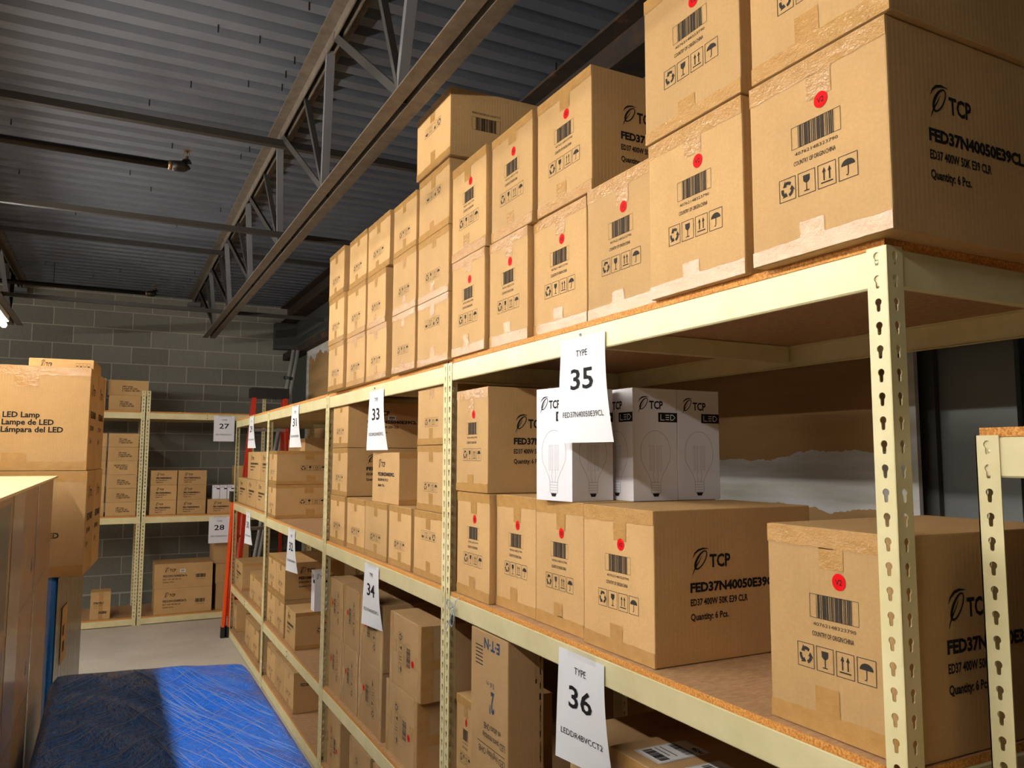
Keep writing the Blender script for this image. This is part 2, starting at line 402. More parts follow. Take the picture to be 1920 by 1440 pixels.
def art_tall_front():     # printed upside down carton
    c_ = MB()
    for i in range(6): c_.rect(0.19, 0.05 + i * 0.012, 0.25, 0.054 + i * 0.012)
    return [MB().text('LED highbay OHB', 0.02, 0.375, 0.2, 0.022), MB().rect(0.02, 0.362, 0.23, 0.3645), MB().text('LED para montaje', 0.02, 0.325, 0.17, 0.022), MB().text('en altura OHB', 0.05, 0.292, 0.13, 0.022), c_]
ART['tall_front'] = (art_tall_front, 0.29, 0.60)
def art_tall_blue():
    return [MB().text("2'", 0.10, 0.185, 0.035, 0.07, 0.02), MB().text('0.6 m', 0.10, 0.155, 0.06, 0.018), MB().text('E·T·N', 0.06, 0.02, 0.12, 0.035, 0.03)]
ART['tall_blue'] = (art_tall_blue, 0.29, 0.60)
def art_tall_side():
    return [MB().text('Metalux', 0.02, 0.05, 0.11, 0.03, 0.02), MB().frame(0.10, 0.12, 0.125, 0.145, 0.003)]
ART['tall_side'] = (art_tall_side, 0.13, 0.60)
def art_bulb():            # 0.155 x 0.317
    b = MB(); brand(b, 0.018, 0.252, 0.040); b.rect(0.088, 0.222, 0.155, 0.249); return b
ART['bulb'] = (art_bulb, 0.155, 0.317)
def art_bulb_white():      # the LED letters in the black block
    b = MB(); t = 0.0022
    b.rect(0.096, 0.227, 0.096 + t, 0.244); b.rect(0.096, 0.227, 0.110, 0.227 + t)
    for yy in (0.228, 0.2345, 0.241): b.rect(0.114, yy, 0.127, yy + t)
    b.stroke([(0.131, 0.228), (0.140, 0.2285), (0.148, 0.2355), (0.140, 0.2425), (0.131, 0.243)], t); b.rect(0.131, 0.228, 0.131 + t, 0.243); return b
ART['bulb_white'] = (art_bulb_white, 0.155, 0.317)
def art_bulb_line():
    b = MB(); pts = []
    for i in range(41):       # bulb outline
        t = i / 40; a = -0.62 * PI / 1 + t * 2 * 0.62 * PI
        r_ = 0.052; cx, cy = 0.0775, 0.135
        yy = cy + 0.062 * math.cos(a) * (1 if abs(a) < PI / 2 else 1.15); xx = cx + r_ * math.sin(a)
        pts.append((xx, yy))
    pts = [(0.0775 - 0.016, 0.052), (0.0775 - 0.022, 0.068)] + pts + [(0.0775 + 0.022, 0.068), (0.0775 + 0.016, 0.052)]
    b.stroke(pts, 0.0009)
    for dx in (-0.018, -0.007, 0.007, 0.018): b.frame(0.0775 + dx - 0.0028, 0.085, 0.0775 + dx + 0.0028, 0.155, 0.0006)
    for sg in (-1, 1): b.stroke([(0.0775 + sg * 0.006, 0.085), (0.0775 + sg * 0.009, 0.07), (0.0775 + sg * 0.005, 0.052)], 0.0008)
    b.frame(0.0775 - 0.017, 0.022, 0.0775 + 0.017, 0.052, 0.0008)
    for yy in (0.029, 0.036, 0.043): b.rect(0.0775 - 0.017, yy, 0.0775 + 0.017, yy + 0.0008)
    return b
ART['bulb_line'] = (art_bulb_line, 0.155, 0.317)
def art_bulb_tip():
    b = MB(); b.poly([(0.065, 0.021), (0.07, 0.012), (0.085, 0.012), (0.09, 0.021)]); return b
ART['bulb_tip'] = (art_bulb_tip, 0.155, 0.317)
def art_stack_side():
    return [MB().text('V/6', 0.06, 0.05, 0.10, 0.05, 0.03), MB().frame(0.05, 0.24, 0.16, 0.33, 0.008), MB().text('6', 0.62, 0.08, 0.05, 0.05, 0.03), MB().disc(0.1, 0.16, 0.03)]
ART['stack_side'] = (art_stack_side, 0.75, 0.36)

def face_matrix(face, w_, d_, h_, eps):
    if face == 'F': return Matrix.Translation((-w_ / 2, -d_ / 2 - eps, 0)) @ Matrix.Rotation(PI / 2, 4, 'X'), w_, h_
    if face == 'R': return Matrix.Translation((w_ / 2 + eps, -d_ / 2, 0)) @ Matrix.Rotation(PI / 2, 4, 'Z') @ Matrix.Rotation(PI / 2, 4, 'X'), d_, h_
    if face == 'L': return Matrix.Translation((-w_ / 2 - eps, d_ / 2, 0)) @ Matrix.Rotation(-PI / 2, 4, 'Z') @ Matrix.Rotation(PI / 2, 4, 'X'), d_, h_
    return Matrix.Translation((-w_ / 2, -d_ / 2, h_ + eps)), w_, d_
def decal_matrix(face, dims, w0, h0, roll, eps):
    Fm, fwid, fhei = face_matrix(face, *dims, eps)
    sx, sy = (fwid / w0, fhei / h0) if roll % 180 == 0 else (fhei / w0, fwid / h0)
    return Fm @ Matrix.Translation((fwid / 2, fhei / 2, 0)) @ Matrix.Rotation(math.radians(roll), 4, 'Z') @ Matrix.Diagonal((sx, sy, 1, 1)) @ Matrix.Translation((-w0 / 2, -h0 / 2, 0))
def art_mesh(kind, ink):
    def mk():
        a = ART[kind][0]()
        return [q.mesh('print', ink) for q in (a if isinstance(a, list) else [a])]
    return cached(('art', kind, ink), mk)
def printed(parent, name, kind, face, dims, roll=0, ink='ink', eps=0.0006):
    for me in art_mesh(kind, ink): o = put(name, me, parent, decal_matrix(face, dims, ART[kind][1], ART[kind][2], roll, eps))
    return o

def tape_mesh(kind, variant):
    def mk():
        rnd = random.Random(variant * 7 + len(kind)); b = MB()
        w0, h0 = (0.30, 0.35) if kind == 'dot' else (0.32, 0.255)
        band = (0.034 if kind == 'dot' else 0.026) + rnd.uniform(-0.004, 0.004)
        tab = 0.027 if kind == 'dot' else 0.022; tl = (0.036 if kind == 'dot' else 0.034) + rnd.uniform(-0.01, 0.012); cx = w0 / 2 + rnd.uniform(-0.02, 0.01)
        n = 14; sl = rnd.uniform(-0.004, 0.004)
        lo = [(w0 * i / n, band + sl * (i / n - 0.5) + rnd.uniform(-0.0012, 0.0012)) for i in range(n + 1)]
        for i in range(n): b.poly([(lo[i][0], 0.001), (lo[i + 1][0], 0.001), lo[i + 1], lo[i]])
        b.poly([(cx - tab, band), (cx + tab, band - 0.001), (cx + tab - 0.001, band + tl), (cx - tab, band + tl + rnd.uniform(-0.003, 0.003))])
        return b.mesh('tape', 'tape')
    return cached(('tape', kind, variant), mk)
def put_tape(parent, face, dims, kind='dot', roll=0, eps=0.0010):
    w0, h0 = (0.30, 0.35) if kind == 'dot' else (0.32, 0.255)
    for add in (0, 180):
        put('tape', tape_mesh(kind, random.randrange(5)), parent, decal_matrix(face, dims, w0, h0, roll + add, eps))
def sticker_mesh(): return cached('dotm', lambda: MB().disc(0, 0, 0.0145).mesh('sticker', 'red_dot'))
def sticker_txt(): return cached('dott', lambda: MB().text('V2', -0.0075, -0.005, 0.015, 0.010, 0.01).mesh('sticker_text', 'ink'))
def put_dot(parent, face, dims, u, v, roll=0, w0=0.30, h0=0.35):
    m = decal_matrix(face, dims, w0, h0, roll, 0.0012) @ Matrix.Translation((u, v, 0))
    s = put('version_sticker', sticker_mesh(), parent, m); s['label'] = 'round red sticker'
    put('sticker_text', sticker_txt(), s, Matrix.Translation((0, 0, 0.0004)))
def put_white_label(parent, face, dims, u, v, wd, hh, w0, h0, roll=0, name='white_label'):
    b = MB(); b.rect(0, 0, wd, hh)
    s = put(name, b.mesh('label', 'sticker'), parent, decal_matrix(face, dims, w0, h0, roll, 0.0012) @ Matrix.Translation((u, v, 0)))
    b2 = MB(); barcode(b2, wd * 0.12, hh * 0.3, wd * 0.88, hh * 0.85, False); b2.rect(wd * 0.12, hh * 0.12, wd * 0.7, hh * 0.2)
    put('label_print', b2.mesh('label_print', 'ink'), s, Matrix.Translation((0, 0, 0.0004)))

def carton(kind, label, group, loc, dims, rz=-PI / 2, roll=0, mat='card', jit=0.004, side=True):
    """local frame: front faces -Y, width on X. kinds: dot, small, turned, far, lamp..."""
    t = thing('cardboard_carton', label, 'carton', loc, rz + random.uniform(-jit, jit), group)
    put('body', cham_box(*dims, 0.003, mat), t)
    if kind == 'dot':
        put_tape(t, 'F', dims, 'dot', roll); printed(t, 'printed_marks', 'dot_front', 'F', dims, roll, 'ink_soft'); put_dot(t, 'F', dims, 0.169, 0.262, roll)
        if side and roll % 180 == 0: printed(t, 'printed_text', 'text37', 'R', dims, roll)
    elif kind == 'small':
        put_tape(t, 'F', dims, 'small', roll); printed(t, 'printed_marks', 'small_front', 'F', dims, roll, 'ink_soft')
        if side: printed(t, 'printed_text', 'text28', 'R', dims, roll)
    elif kind == 'turned':
        printed(t, 'printed_text', 'text28', 'F', dims, roll, 'ink'); put_tape(t, 'R', dims, 'small', roll); printed(t, 'printed_marks', 'icons_mid', 'R', dims, roll, 'ink_soft')
    elif kind in ART:
        printed(t, 'printed_text', kind, 'F', dims, roll, 'ink')
    return t
def rack_box(kind, label, group, X, y0, y1, z, h, d=0.46, **kw):
    return carton(kind, label, group, (X + d / 2, (y0 + y1) / 2, z), (y1 - y0, d, h), **kw)
def wall_box(kind, label, group, x0, x1, Y, z, h, d=0.4, **kw):
    return carton(kind, label, group, ((x0 + x1) / 2, Y + d / 2, z), (x1 - x0, d, h), rz=0.0, **kw)

# ------------------------------------------------------------------ the setting
DECK_Z, WALL_Y, WALL_X = 3.66, 10.2, 2.04
struct('floor', MB().box(-6.2, -5.2, -0.1, 3.4, WALL_Y + 0.3, 0.0).mesh('floor', 'concrete'))
# corrugated roof deck: flutes along X, pitch 0.1524
b = MB(); prof = []
y = -5.2
while y < WALL_Y + 0.2:
    prof += [(y, 0.0), (y + 0.072, 0.0), (y + 0.092, 0.04), (y + 0.132, 0.04)]; y += 0.1524
vs = [(-6.2, a, DECK_Z + c) for a, c in prof] + [(3.4, a, DECK_Z + c) for a, c in prof]; n = len(prof)
b.add(vs, [(i, i + 1, n + i + 1, n + i) for i in range(n - 1)])
b.add([(-6.2, -5.2, DECK_Z + 0.08), (3.4, -5.2, DECK_Z + 0.08), (3.4, WALL_Y + 0.2, DECK_Z + 0.08), (-6.2, WALL_Y + 0.2, DECK_Z + 0.08)], [(0, 1, 2, 3)])
ceiling = struct('ceiling', b.mesh('ceiling', 'deck'))
scr = MB().tube([(0, 0, 0.0), (0, 0, -0.035)], 0.004, 6).mesh('screw', 'black_pipe')
SCREWS = [(0.66, 3.18), (0.34, 3.54), (0.52, 3.55), (0.7, 3.67), (0.69, 3.83), (0.54, 4.02), (0.28, 4.16), (0.7, 3.98), (0.1, 4.49), (-0.59, 5.12), (0.25, 5.07), (0.68, 4.91), (0.65, 5.06), (0.03, 5.7), (-0.63, 6.02), (0.17, 5.99), (-0.33, 6.87), (0.4, 6.86), (0.67, 6.26), (-0.66, 8.85), (-0.25, 9.25), (0.0, 8.85), (0.69, 8.59), (0.68, 8.98), (0.67, 9.26), (1.84, 3.14)]
for sx_, sy_ in SCREWS:
    o = put('screw', scr, ceiling); o.location = (sx_, sy_, DECK_Z)
# far block wall
wall_far = struct('wall_far', MB().box(-6.2, WALL_Y + 0.0025, 0, WALL_X + 1.2, WALL_Y + 0.25, DECK_Z + 0.1).mesh('wall', 'mortar'))
blk = cham_box(0.395, 0.05, 0.192, 0.003, 'block')
row = 0; z = -0.018
while z < DECK_Z:
    off = 0.163 if row % 2 == 0 else 0.163 + 0.2032
    x = off - 0.4064 * 8 + 0.2032
    while x < WALL_X + 0.1:
        if x > -2.2:
            o = put('block', blk, wall_far); o.location = (x, WALL_Y + 0.025, z + 0.005)
            if z < 0: o.scale.z = 0.88; o.location.z = 0.002
            if z + 0.2 > DECK_Z: o.scale.z = max(0.1, (DECK_Z - z - 0.006) / 0.194)
        x += 0.4064
    z += 0.2032; row += 1
# right side: drywall layer over dark studs, girt and rusty roof beam
struct('wall_right', MB().box(WALL_X, 1.40, 0, WALL_X + 0.1, WALL_Y, DECK_Z).mesh('wall', 'wall_dark'))
struct('wall_right_drywall', MB().box(1.985, 1.42, 0, 2.0, 9.15, 2.97).mesh('drywall', 'drywall'))
struct('trim_1', MB().box(1.905, 1.2, 2.965, 2.04, WALL_Y - 0.02, 3.05).mesh('girt', 'rust'))
b = MB(); b.box(1.86, 0.9, 3.44, 2.04, WALL_Y - 0.02, 3.455); b.box(1.945, 0.9, 3.455, 1.955, WALL_Y - 0.02, 3.635); b.box(1.86, 0.9, 3.635, 2.04, WALL_Y - 0.02, 3.65)
struct('trim_2', b.mesh('beam', 'rust'))
b = MB(); b.box(1.78, WALL_Y - 0.16, 3.1, 2.04, WALL_Y - 0.005, 3.43); struct('trim_3', b.mesh('bearing', 'wall_dark'))
# steel column at the end of the drywall and the dark partition beyond
b = MB(); b.box(2.06, 1.19, 0, 2.08, 1.40, 3.44); b.box(2.08, 1.29, 0, 2.26, 1.305, 3.44); b.box(2.26, 1.19, 0, 2.28, 1.40, 3.44)
struct('trim_4', b.mesh('column', 'steel_grey'))
struct('wall_right_near', MB().box(2.75, -5.2, 0, 2.85, 1.5, DECK_Z).mesh('wall', 'wall_dark'))
struct('wall_left', MB().box(-6.3, -5.2, 0, -6.2, WALL_Y, DECK_Z).mesh('wall', 'wall_paint'))
struct('wall_back', MB().box(-6.2, -5.3, 0, 3.4, -5.2, DECK_Z).mesh('wall', 'wall_paint'))

# ------------------------------------------------------------------ roof joists
def angle_prof(a, t, sx=1, sy=1):
    return [(0, 0), (a * sx, 0), (a * sx, t * sy), (t * sx, t * sy), (t * sx, a * sy), (0, a * sy)]
def joist(label, xt, xb, y0, y1):
    j = thing('roof_joist', label, 'joist', (xt, y0, 0), 0, 'open web roof joists')
    def loc(p): return (p[0] - xt, p[1] - y0, p[2])
    def bar(name, p, q, a, sx, sy, mat='joist_paint', ua=(1, 0, 0), va=(0, 0, 1)):
        put(name, MB().prism(angle_prof(a, 0.006, sx, sy), loc(p), loc(q), ua, va).mesh(name, mat), j)
    for s in (-1, 1):
        bar('top_chord', (xt + s * 0.012, y0, DECK_Z - 0.002), (xt + s * 0.012, y1 - 0.05, DECK_Z - 0.002), 0.058, s, -1)
        bar('bottom_chord', (xb + s * 0.012, y0, 3.09), (xb + s * 0.012, y1 - 0.75, 3.09), 0.056, s, 1)
    put('bearing_seat', MB().box(-0.07, y1 - 0.14 - y0, DECK_Z - 0.10, 0.07, y1 - 0.03 - y0, DECK_Z - 0.06).mesh('seat', 'joist_grey'), j)
    tops = [3.39 + 1.22 * k for k in range(-4, 6)]
    for t in tops:
        for s, nm in ((1, 'joist_grey'), (-1, 'dark_steel')):
            yb = t + s * 0.61
            if t < y0 or t > y1 - 0.1 or yb < y0 or yb > y1 - 0.76: continue
            p, q = Vector((xb, yb, 3.13)), Vector((xt, t + s * 0.05, DECK_Z - 0.05))
            dr = (q - p).normalized(); va = dr.cross(Vector((1, 0, 0))).normalized(); ua = va.cross(dr).normalized()
            bar('web_bar', p - ua * 0.02, q - ua * 0.02, 0.038, 1, s, nm, ua, va)
        yb = t + 0.61
        if y0 < yb < y1 - 0.76:
            bar('web_post', (xb - 0.012, yb - 0.03, 3.10), (xt - 0.012, yb - 0.03, DECK_Z - 0.03), 0.028, 1, 1, 'dark_steel', (1, 0, 0), (0, 1, 0))
    return j
joist('steel roof joist passing over the shelving boxes', 0.82, 0.938, 0.2, WALL_Y)
joist('steel roof joist at the left edge above the strip light', -0.98, -0.94, 0.2, WALL_Y)
for nm, yy, zz, r_ in (('thick brown bridging angle crossing the roof nearest the camera', 4.51, 3.56, 0.04), ('thin bridging angle below the roof, second from the camera', 4.88, 3.125, 0.032),
                       ('dark bridging angle under the roof deck before the far one', 7.33, 3.575, 0.036), ('dark bridging angle in front of the block wall top', 7.82, 3.125, 0.034)):
    t = tag(put('bridging_angle', MB().prism(angle_prof(r_, 0.005, 1, 1), (-5.8, 0, 0), (1.86, 0, 0), (0, 1, 0), (0, 0, 1)).mesh('bridging', 'dark_steel')), nm, 'angle bar', 'bridging angles')
    t.location = (0, yy, zz - r_ / 2)
def sprinkler(label, Y, z, x_end, x0=-5.8, r=0.021):
    t = thing('sprinkler_pipe', label, 'pipe', (x_end, Y, z), 0, 'sprinkler branch pipes')
    put('pipe', MB().tube([(x0 - x_end, 0, 0), (-0.04, 0, 0)], r, 14).mesh('pipe', 'black_pipe', True), t)
    put('collar', MB().tube([(-0.075, 0, 0), (-0.055, 0, 0)], r * 1.25, 14).mesh('collar', 'brass', True), t)
    e = put('elbow', MB().tube([(-0.055, 0, 0), (-0.03, 0, 0), (0.0, 0, 0.002), (0.014, 0, 0.012), (0.018, 0, 0.03), (0.018, 0, 0.045)], [r * 1.35, r * 1.45, r * 1.5, r * 1.5, r * 1.3, r * 0.9], 14).mesh('elbow', 'black_pipe', True), t)
    b = MB(); b.tube([(0.018, 0, 0.04), (0.018, 0, 0.062)], 0.009, 10); b.tube([(0.010, 0, 0.06), (0.006, 0, 0.078), (0.015, 0, 0.094)], 0.0022, 6); b.tube([(0.026, 0, 0.06), (0.030, 0, 0.078), (0.021, 0, 0.094)], 0.0022, 6); b.tube([(0.018, 0, 0.062), (0.018, 0, 0.092)], 0.003, 6)
    put('sprinkler_head', b.mesh('head', 'brass', True), t)
    put('deflector', MB().tube([(0.018, 0, 0.094), (0.018, 0, 0.098), (0.018, 0, 0.101)], [0.019, 0.019, 0.012], 14).mesh('deflector', 'brass'), t)
    for hx in (-0.9, -2.6): put('hanger', MB().tube([(hx, 0, r), (hx, 0, DECK_Z - z)], 0.004, 6).mesh('hanger', 'black_pipe'), t)
sprinkler('black sprinkler pipe with upright head under the near roof deck', 4.58, 3.35, 0.285)
sprinkler('black sprinkler pipe with upright head near the block wall', 8.85, 3.43, 0.32)

# ------------------------------------------------------------------ strip lights under the left joist, and an added fill row
def strip_light(label, y0, y1, X=-0.80):
    Z = 2.78
    t = thing('strip_light', label, 'light', (X, (y0 + y1) / 2, Z), 0, 'strip lights over the aisle and added fill row'); L = (y1 - y0) / 2
    put('housing', MB().prism([(-0.03, 0.03), (-0.03, 0.075), (0.03, 0.075), (0.03, 0.03)], (0, -L, 0), (0, L, 0), (1, 0, 0), (0, 0, 1)).mesh('housing', 'fixture_white'), t)
    for e in (-1, 1): put('tube_holder', MB().box(-.012, e * (L - .012) - .012, -.005, .012, e * (L - .012) + .012, .032).mesh('holder', 'fixture_white'), t)
    pr = [(0.022 * math.cos(2 * PI * i / 10), 0.022 * math.sin(2 * PI * i / 10)) for i in range(10)]
    put('lens', MB().prism(pr, (0, -L + 0.025, 0), (0, L - 0.025, 0), (1, 0, 0), (0, 0, 1)).mesh('lens', 'lens'), t)
    for s in (-0.7, 0.7): put('hanger', MB().tube([(0, s * L, 0.05), (-.1 if X > -1 else 0, s * L, 0.32)], 0.003, 6).mesh('hanger', 'aluminium'), t)
strip_light('white strip light at the left edge near the block wall', 4.85, 7.30)
strip_light('white strip light in the middle of the aisle row', 2.36, 4.81)
strip_light('white strip light nearest the camera in the aisle row', -.13, 2.32)
for nm, yy in (('nearest', .6), ('middle', 3.2), ('far', 5.8)):  # second row, unseen, added as general fill light for the shelves
    strip_light('added fill strip light out of view to the left, %s' % nm, yy, yy + 2.47, -3.9)

# ------------------------------------------------------------------ boltless shelving
PITCH = 0.0381; LEG = 0.038; TH = 0.002
def post_mesh(hgt, front, near):
    """angle post with keyholes. front flange lies in x (front: x=0 else x=LEG outer), side flange in y"""
    def mk():
        hole = []
        for i in range(9):
            a = math.radians(-60 + 300 * i / 8); hole.append((0.0058 * math.sin(a + PI) * -1, 0.0045 + 0.0058 * math.cos(a + PI) * -1))
        hole = [(0.0062 * math.cos(math.radians(-55 + 290 * i / 9)), 0.0045 + 0.0062 * math.sin(math.radians(-55 + 290 * i / 9))) for i in range(10)]
        hole += [(-0.0034, -0.0085), (-0.0022, -0.0112), (0.0022, -0.0112), (0.0034, -0.0085)]
        outer = [(-LEG / 2, -PITCH / 2), (LEG / 2, -PITCH / 2), (LEG / 2, PITCH / 2), (-LEG / 2, PITCH / 2)]
        tris = tessellate_polygon([[Vector((x, y, 0)) for x, y in outer], [Vector((x, y, 0)) for x, y in hole]])
        pts = outer + hole; nh = len(hole); b = MB(); n = int(round(hgt / PITCH)); cell = hgt / n
        def flange(f):
            for k_ in range(n):
                zc = (k_ + 0.5) * cell
                A = [f(x + LEG / 2, zc + y * cell / PITCH, 0) for x, y in pts]; B = [f(x + LEG / 2, zc + y * cell / PITCH, TH) for x, y in pts]
                m = len(pts)
                b.add(A + B, [tuple(t) for t in tris] + [tuple(i + m for i in t) for t in tris] + [(4 + i, 4 + (i + 1) % nh, m + 4 + (i + 1) % nh, m + 4 + i) for i in range(nh)] + [(0, 3, m + 3, m), (1, 2, m + 2, m + 1)])
            b.add([f(0, hgt, 0), f(LEG, hgt, 0), f(LEG, hgt, TH), f(0, hgt, TH)], [(0, 1, 2, 3)])
        sgx = 1 if front else -1; x0 = 0 if front else LEG
        sgy = 1 if near else -1; y0 = 0 if near else LEG
        flange(lambda s, z_, t: (x0 + sgx * t, s, z_))
        flange(lambda s, z_, t: (s, y0 + sgy * t, z_))
        me = b.mesh('post', 'beam_paint'); return me
    return cached(('post', hgt, front, near), mk)
def beam_mesh(L):
    def mk():
        b = MB(); H_ = 0.064
        pr = [(0, 0.003), (0.0, H_ - 0.002), (0.002, H_), (0.018, H_), (0.018, H_ - 0.002), (0.002, H_ - 0.004), (0.002, 0.005), (0.010, 0.002), (0.010, 0.0), (0.003, 0.0)]
        b.prism(pr, (0, 0, 0), (0, L, 0), (1, 0, 0), (0, 0, 1)); return b.mesh('beam', 'beam_paint')
    return cached(('beam', round(L, 3)), mk)
rivet_me = cached('rv', lambda: MB().tube([(0.001, 0, 0), (-0.0016, 0, 0), (-0.0028, 0, 0)], [0.0048, 0.0044, 0.002], 10).mesh('rivet', 'rivet', True))
bolt_me = cached('bolt', lambda: MB().tube([(0.001, 0, 0), (-0.003, 0, 0)], [0.005, 0.004], 8).mesh('bolt', 'dark_steel'))
def shelving(label, origin, length, depth, hgt, levels, rz=0.0, group='boltless shelving units', cross=(0,)):
    """local: front faces -X, bay runs along +Y from the origin (front near corner)"""
    t = thing('shelving_unit', label, 'shelving', origin, rz, group)
    for fr in (True, False):
        for nr in (True, False):
            o = put('post', post_mesh(hgt, fr, nr), t); o.location = (0 if fr else depth - LEG, 0 if nr else length - LEG, 0)
    for li, zt in enumerate(levels):
        zb = zt - 0.064
        o = put('beam', beam_mesh(length - 0.008), t); o.location = (TH + 0.0005, 0.004, zb)
        cell = hgt / round(hgt / PITCH)
        k0 = math.ceil((zb + 0.012) / cell)
        for yy in (0.015, length - 0.027):
            for dk in (0, 1):
                rz_ = (k0 + dk - 0.5 + 0.0) * cell - 0.006
                if zb + 0.004 < rz_ < zt - 0.004:
                    r_ = put('rivet', rivet_me, o); r_.location = (0, yy, rz_ - zb)
        if li in cross:
            for dk in (0.018, 0.048):
                r_ = put('bolt', bolt_me, o); r_.location = (0, length / 2, dk)
        o = put('beam', beam_mesh(length - 0.008), t); o.location = (depth - TH - 0.0005, length - 0.004, zb); o.rotation_euler = (0, 0, PI)
        for yy, ro in ((TH + 0.0005, PI / 2), (length - TH - 0.0005, -PI / 2)):
            o = put('side_beam', beam_mesh(depth - 0.008), t); o.location = (depth - 0.004 if ro > 0 else 0.004, yy, zb); o.rotation_euler = (0, 0, ro)
            if ro > 0:
                for sx_ in (0.019, depth - 0.027):
                    for dk in (0, 1):
                        rz_ = (k0 + dk - 0.5) * cell - 0.006
                        if zb + 0.004 < rz_ < zt - 0.004:
                            r_ = put('rivet', rivet_me, o); r_.location = (0, depth - 0.004 - sx_, rz_ - zb)
        put('crossbar', MB().box(0.02, length / 2 - 0.012, zt - 0.05, depth - 0.02, length / 2 + 0.012, zt - 0.001).mesh('crossbar', 'beam_paint'), t)
        top = zt > hgt - 0.06
        y0_, y1_ = (0.006, length - 0.006) if top else (LEG * 0.2, length - LEG * 0.2)
        x0_ = 0.003 if top else 0.004
        b = MB()
        if top: b.box(x0_, y0_, 0, depth - x0_, y1_, 0.015)
        else:
            c_ = LEG + 0.004      # notched at the posts
            b.prism([(x0_, c_), (c_, c_), (c_, y0_), (depth - c_, y0_), (depth - c_, c_), (depth - x0_, c_), (depth - x0_, length - c_), (depth - c_, length - c_), (depth - c_, y1_), (c_, y1_), (c_, length - c_), (x0_, length - c_)], (0, 0, 0), (0, 0, 0.015), (1, 0, 0), (0, 1, 0))
        me = b.mesh('shelf_board', ['chipboard', 'board_face'])
        for p in me.polygons:
            if abs(p.normal.z) > 0.9: p.material_index = 1
        o = put('shelf_board', me, t); o.location = (0, 0, zt + 0.0005)
    return t
RX, RD = 1.094, 0.762
PH = 2.0975
shelving('nearest beige shelving unit of the row, holding white bulb boxes', (RX, 0.821, 0), 1.840, RD, PH, [2.0945, 1.2617, 0.60])
shelving('second beige shelving unit of the row, past the double post', (RX, 2.664, 0), 1.799, RD, PH, [2.0905, 1.2680, 0.4775, 0.075])
shelving('third beige shelving unit of the row, with an empty board front', (RX, 4.466, 0), 1.890, RD, PH, [2.0945, 1.2745, 0.4785, 0.075], cross=(2,))
shelving('farthest beige shelving unit of the right hand row, by the ladders', (RX, 6.359, 0), 1.784, RD, PH, [2.0945, 1.2915, 0.505, 0.075], cross=(2,))
shelving('beige low shelving unit at the right edge of the photo', (1.25, -1.05, 0), 1.841, RD, 1.7925, [1.7895, 1.05], cross=())
FY = 9.142
shelving('beige tall shelving unit carrying signs 27 and 28', (1.54, FY, 0), 1.225, RD, 2.4384, [2.204, 1.1075, 0.0700], rz=PI / 2)
shelving('beige tall shelving unit behind the blue wrapped pallets', (0.304, FY, 0), 1.841, RD, 2.4384, [2.204, 1.1075, 0.0700], rz=PI / 2)

# ------------------------------------------------------------------ cartons on the right hand shelving
ZT1, ZT2 = 2.1105, 2.1065
def nth(i): return ['first', 'second', 'third', 'fourth', 'fifth', 'sixth'][i]
g = 'red dotted cartons on the top shelf'
for i, (X, a, e, h) in enumerate([(1.065, .785, 1.082, .350), (1.08, 1.12, 1.420, .362), (1.104, 1.428, 1.720, .352), (1.12, 1.752, 2.048, .354), (1.10, 2.052, 2.318, .350), (1.085, 2.328, 2.606, .347)]):
    rack_box('dot', 'red-dotted carton, %s from right, bottom row of the top shelf over sign 35' % nth(i), g, X, a, e, ZT1, h)
for X, a, e, z, s in [(1.062, .775, 1.072, 2.4615, 'red-dotted carton cut by the top right corner of the photo'), (1.075, 1.115, 1.424, 2.4735, 'red-dotted carton, second from right, upper row of the top shelf, cut by frame'),
                      (1.112, 1.712, 2.010, 2.4655, 'red-dotted carton jutting up alone beside a gap in the top row'), (1.10, 2.020, 2.306, 2.4615, 'red-dotted carton on top row, left of the one beside the gap'), (1.085, 2.318, 2.612, 2.4585, 'leftmost red-dotted carton of the upper row on the top shelf')]:
    rack_box('dot', s, g, X, a, e, z, .352)
g = 'small-icon cartons on the top shelf'
colsT = {'right column': (1.075, [(2.618, 2.940)] * 3), 'second column from right': (1.066, [(2.946, 3.232)] * 3), 'middle column': (1.073, [(3.335, 3.642), (3.362, 3.640), (3.312, 3.640)]), 'second column from left': (1.066, [(3.650, 3.968), (3.650, 3.975), (3.646, 3.952)]), 'left column': (1.05, [(3.976, 4.290), (3.985, 4.300), (4.000, 4.312)])}
for nm, (X, ys) in colsT.items():
    for r_, (a, e) in enumerate(ys):
        h = .2525 if not (nm.startswith('second column from right') and r_ == 2) else .230
        rack_box('small', 'tan carton, %s row of the %s on the shelf over sign 33' % (['bottom', 'middle', 'top'][r_], nm), g, X, a, e, ZT2 + r_ * .2533, h, roll=180 if (nm == 'right column' and r_ != 1) else 0)
t = rack_box('small', 'upside-down carton sitting highest, alone on the right column over sign 33', g, 1.068, 2.600, 2.955, ZT2 + 3 * .2533 + .006, .262, d=.5, roll=180, side=False, jit=0.0)
printed(t, 'printed_text', 'bar_side', 'R', (.355, .5, .262), 180); put_dot(t, 'R', (.355, .5, .262), .12, .085, 180, .5, .262)
# shelf below sign 35
Z = 1.2785; g = 'red dotted cartons on the middle shelf'
rack_box('dot', 'red-dotted carton behind the nearest post, standing apart on the middle shelf', g, 1.12, .832, 1.120, Z, .354)
for s, X, a, e, z in [('red-dotted carton with printed side bare, in front of the gap on the middle shelf', 1.115, 1.468, 1.765, Z), ('red-dotted carton, second in the row under the white bulb boxes', 1.13, 1.790, 2.052, Z), ('red-dotted carton, third in the row under the white bulb boxes', 1.132, 2.058, 2.322, Z), ('red-dotted carton beside the double post, lower of two', 1.11, 2.330, 2.596, Z), ('red-dotted carton beside the double post, upper of two on middle shelf', 1.105, 2.335, 2.598, Z + .356)]:
    rack_box('dot', s, g, X, a, e, z, .354, d=.46 if a > 1.6 else .5)
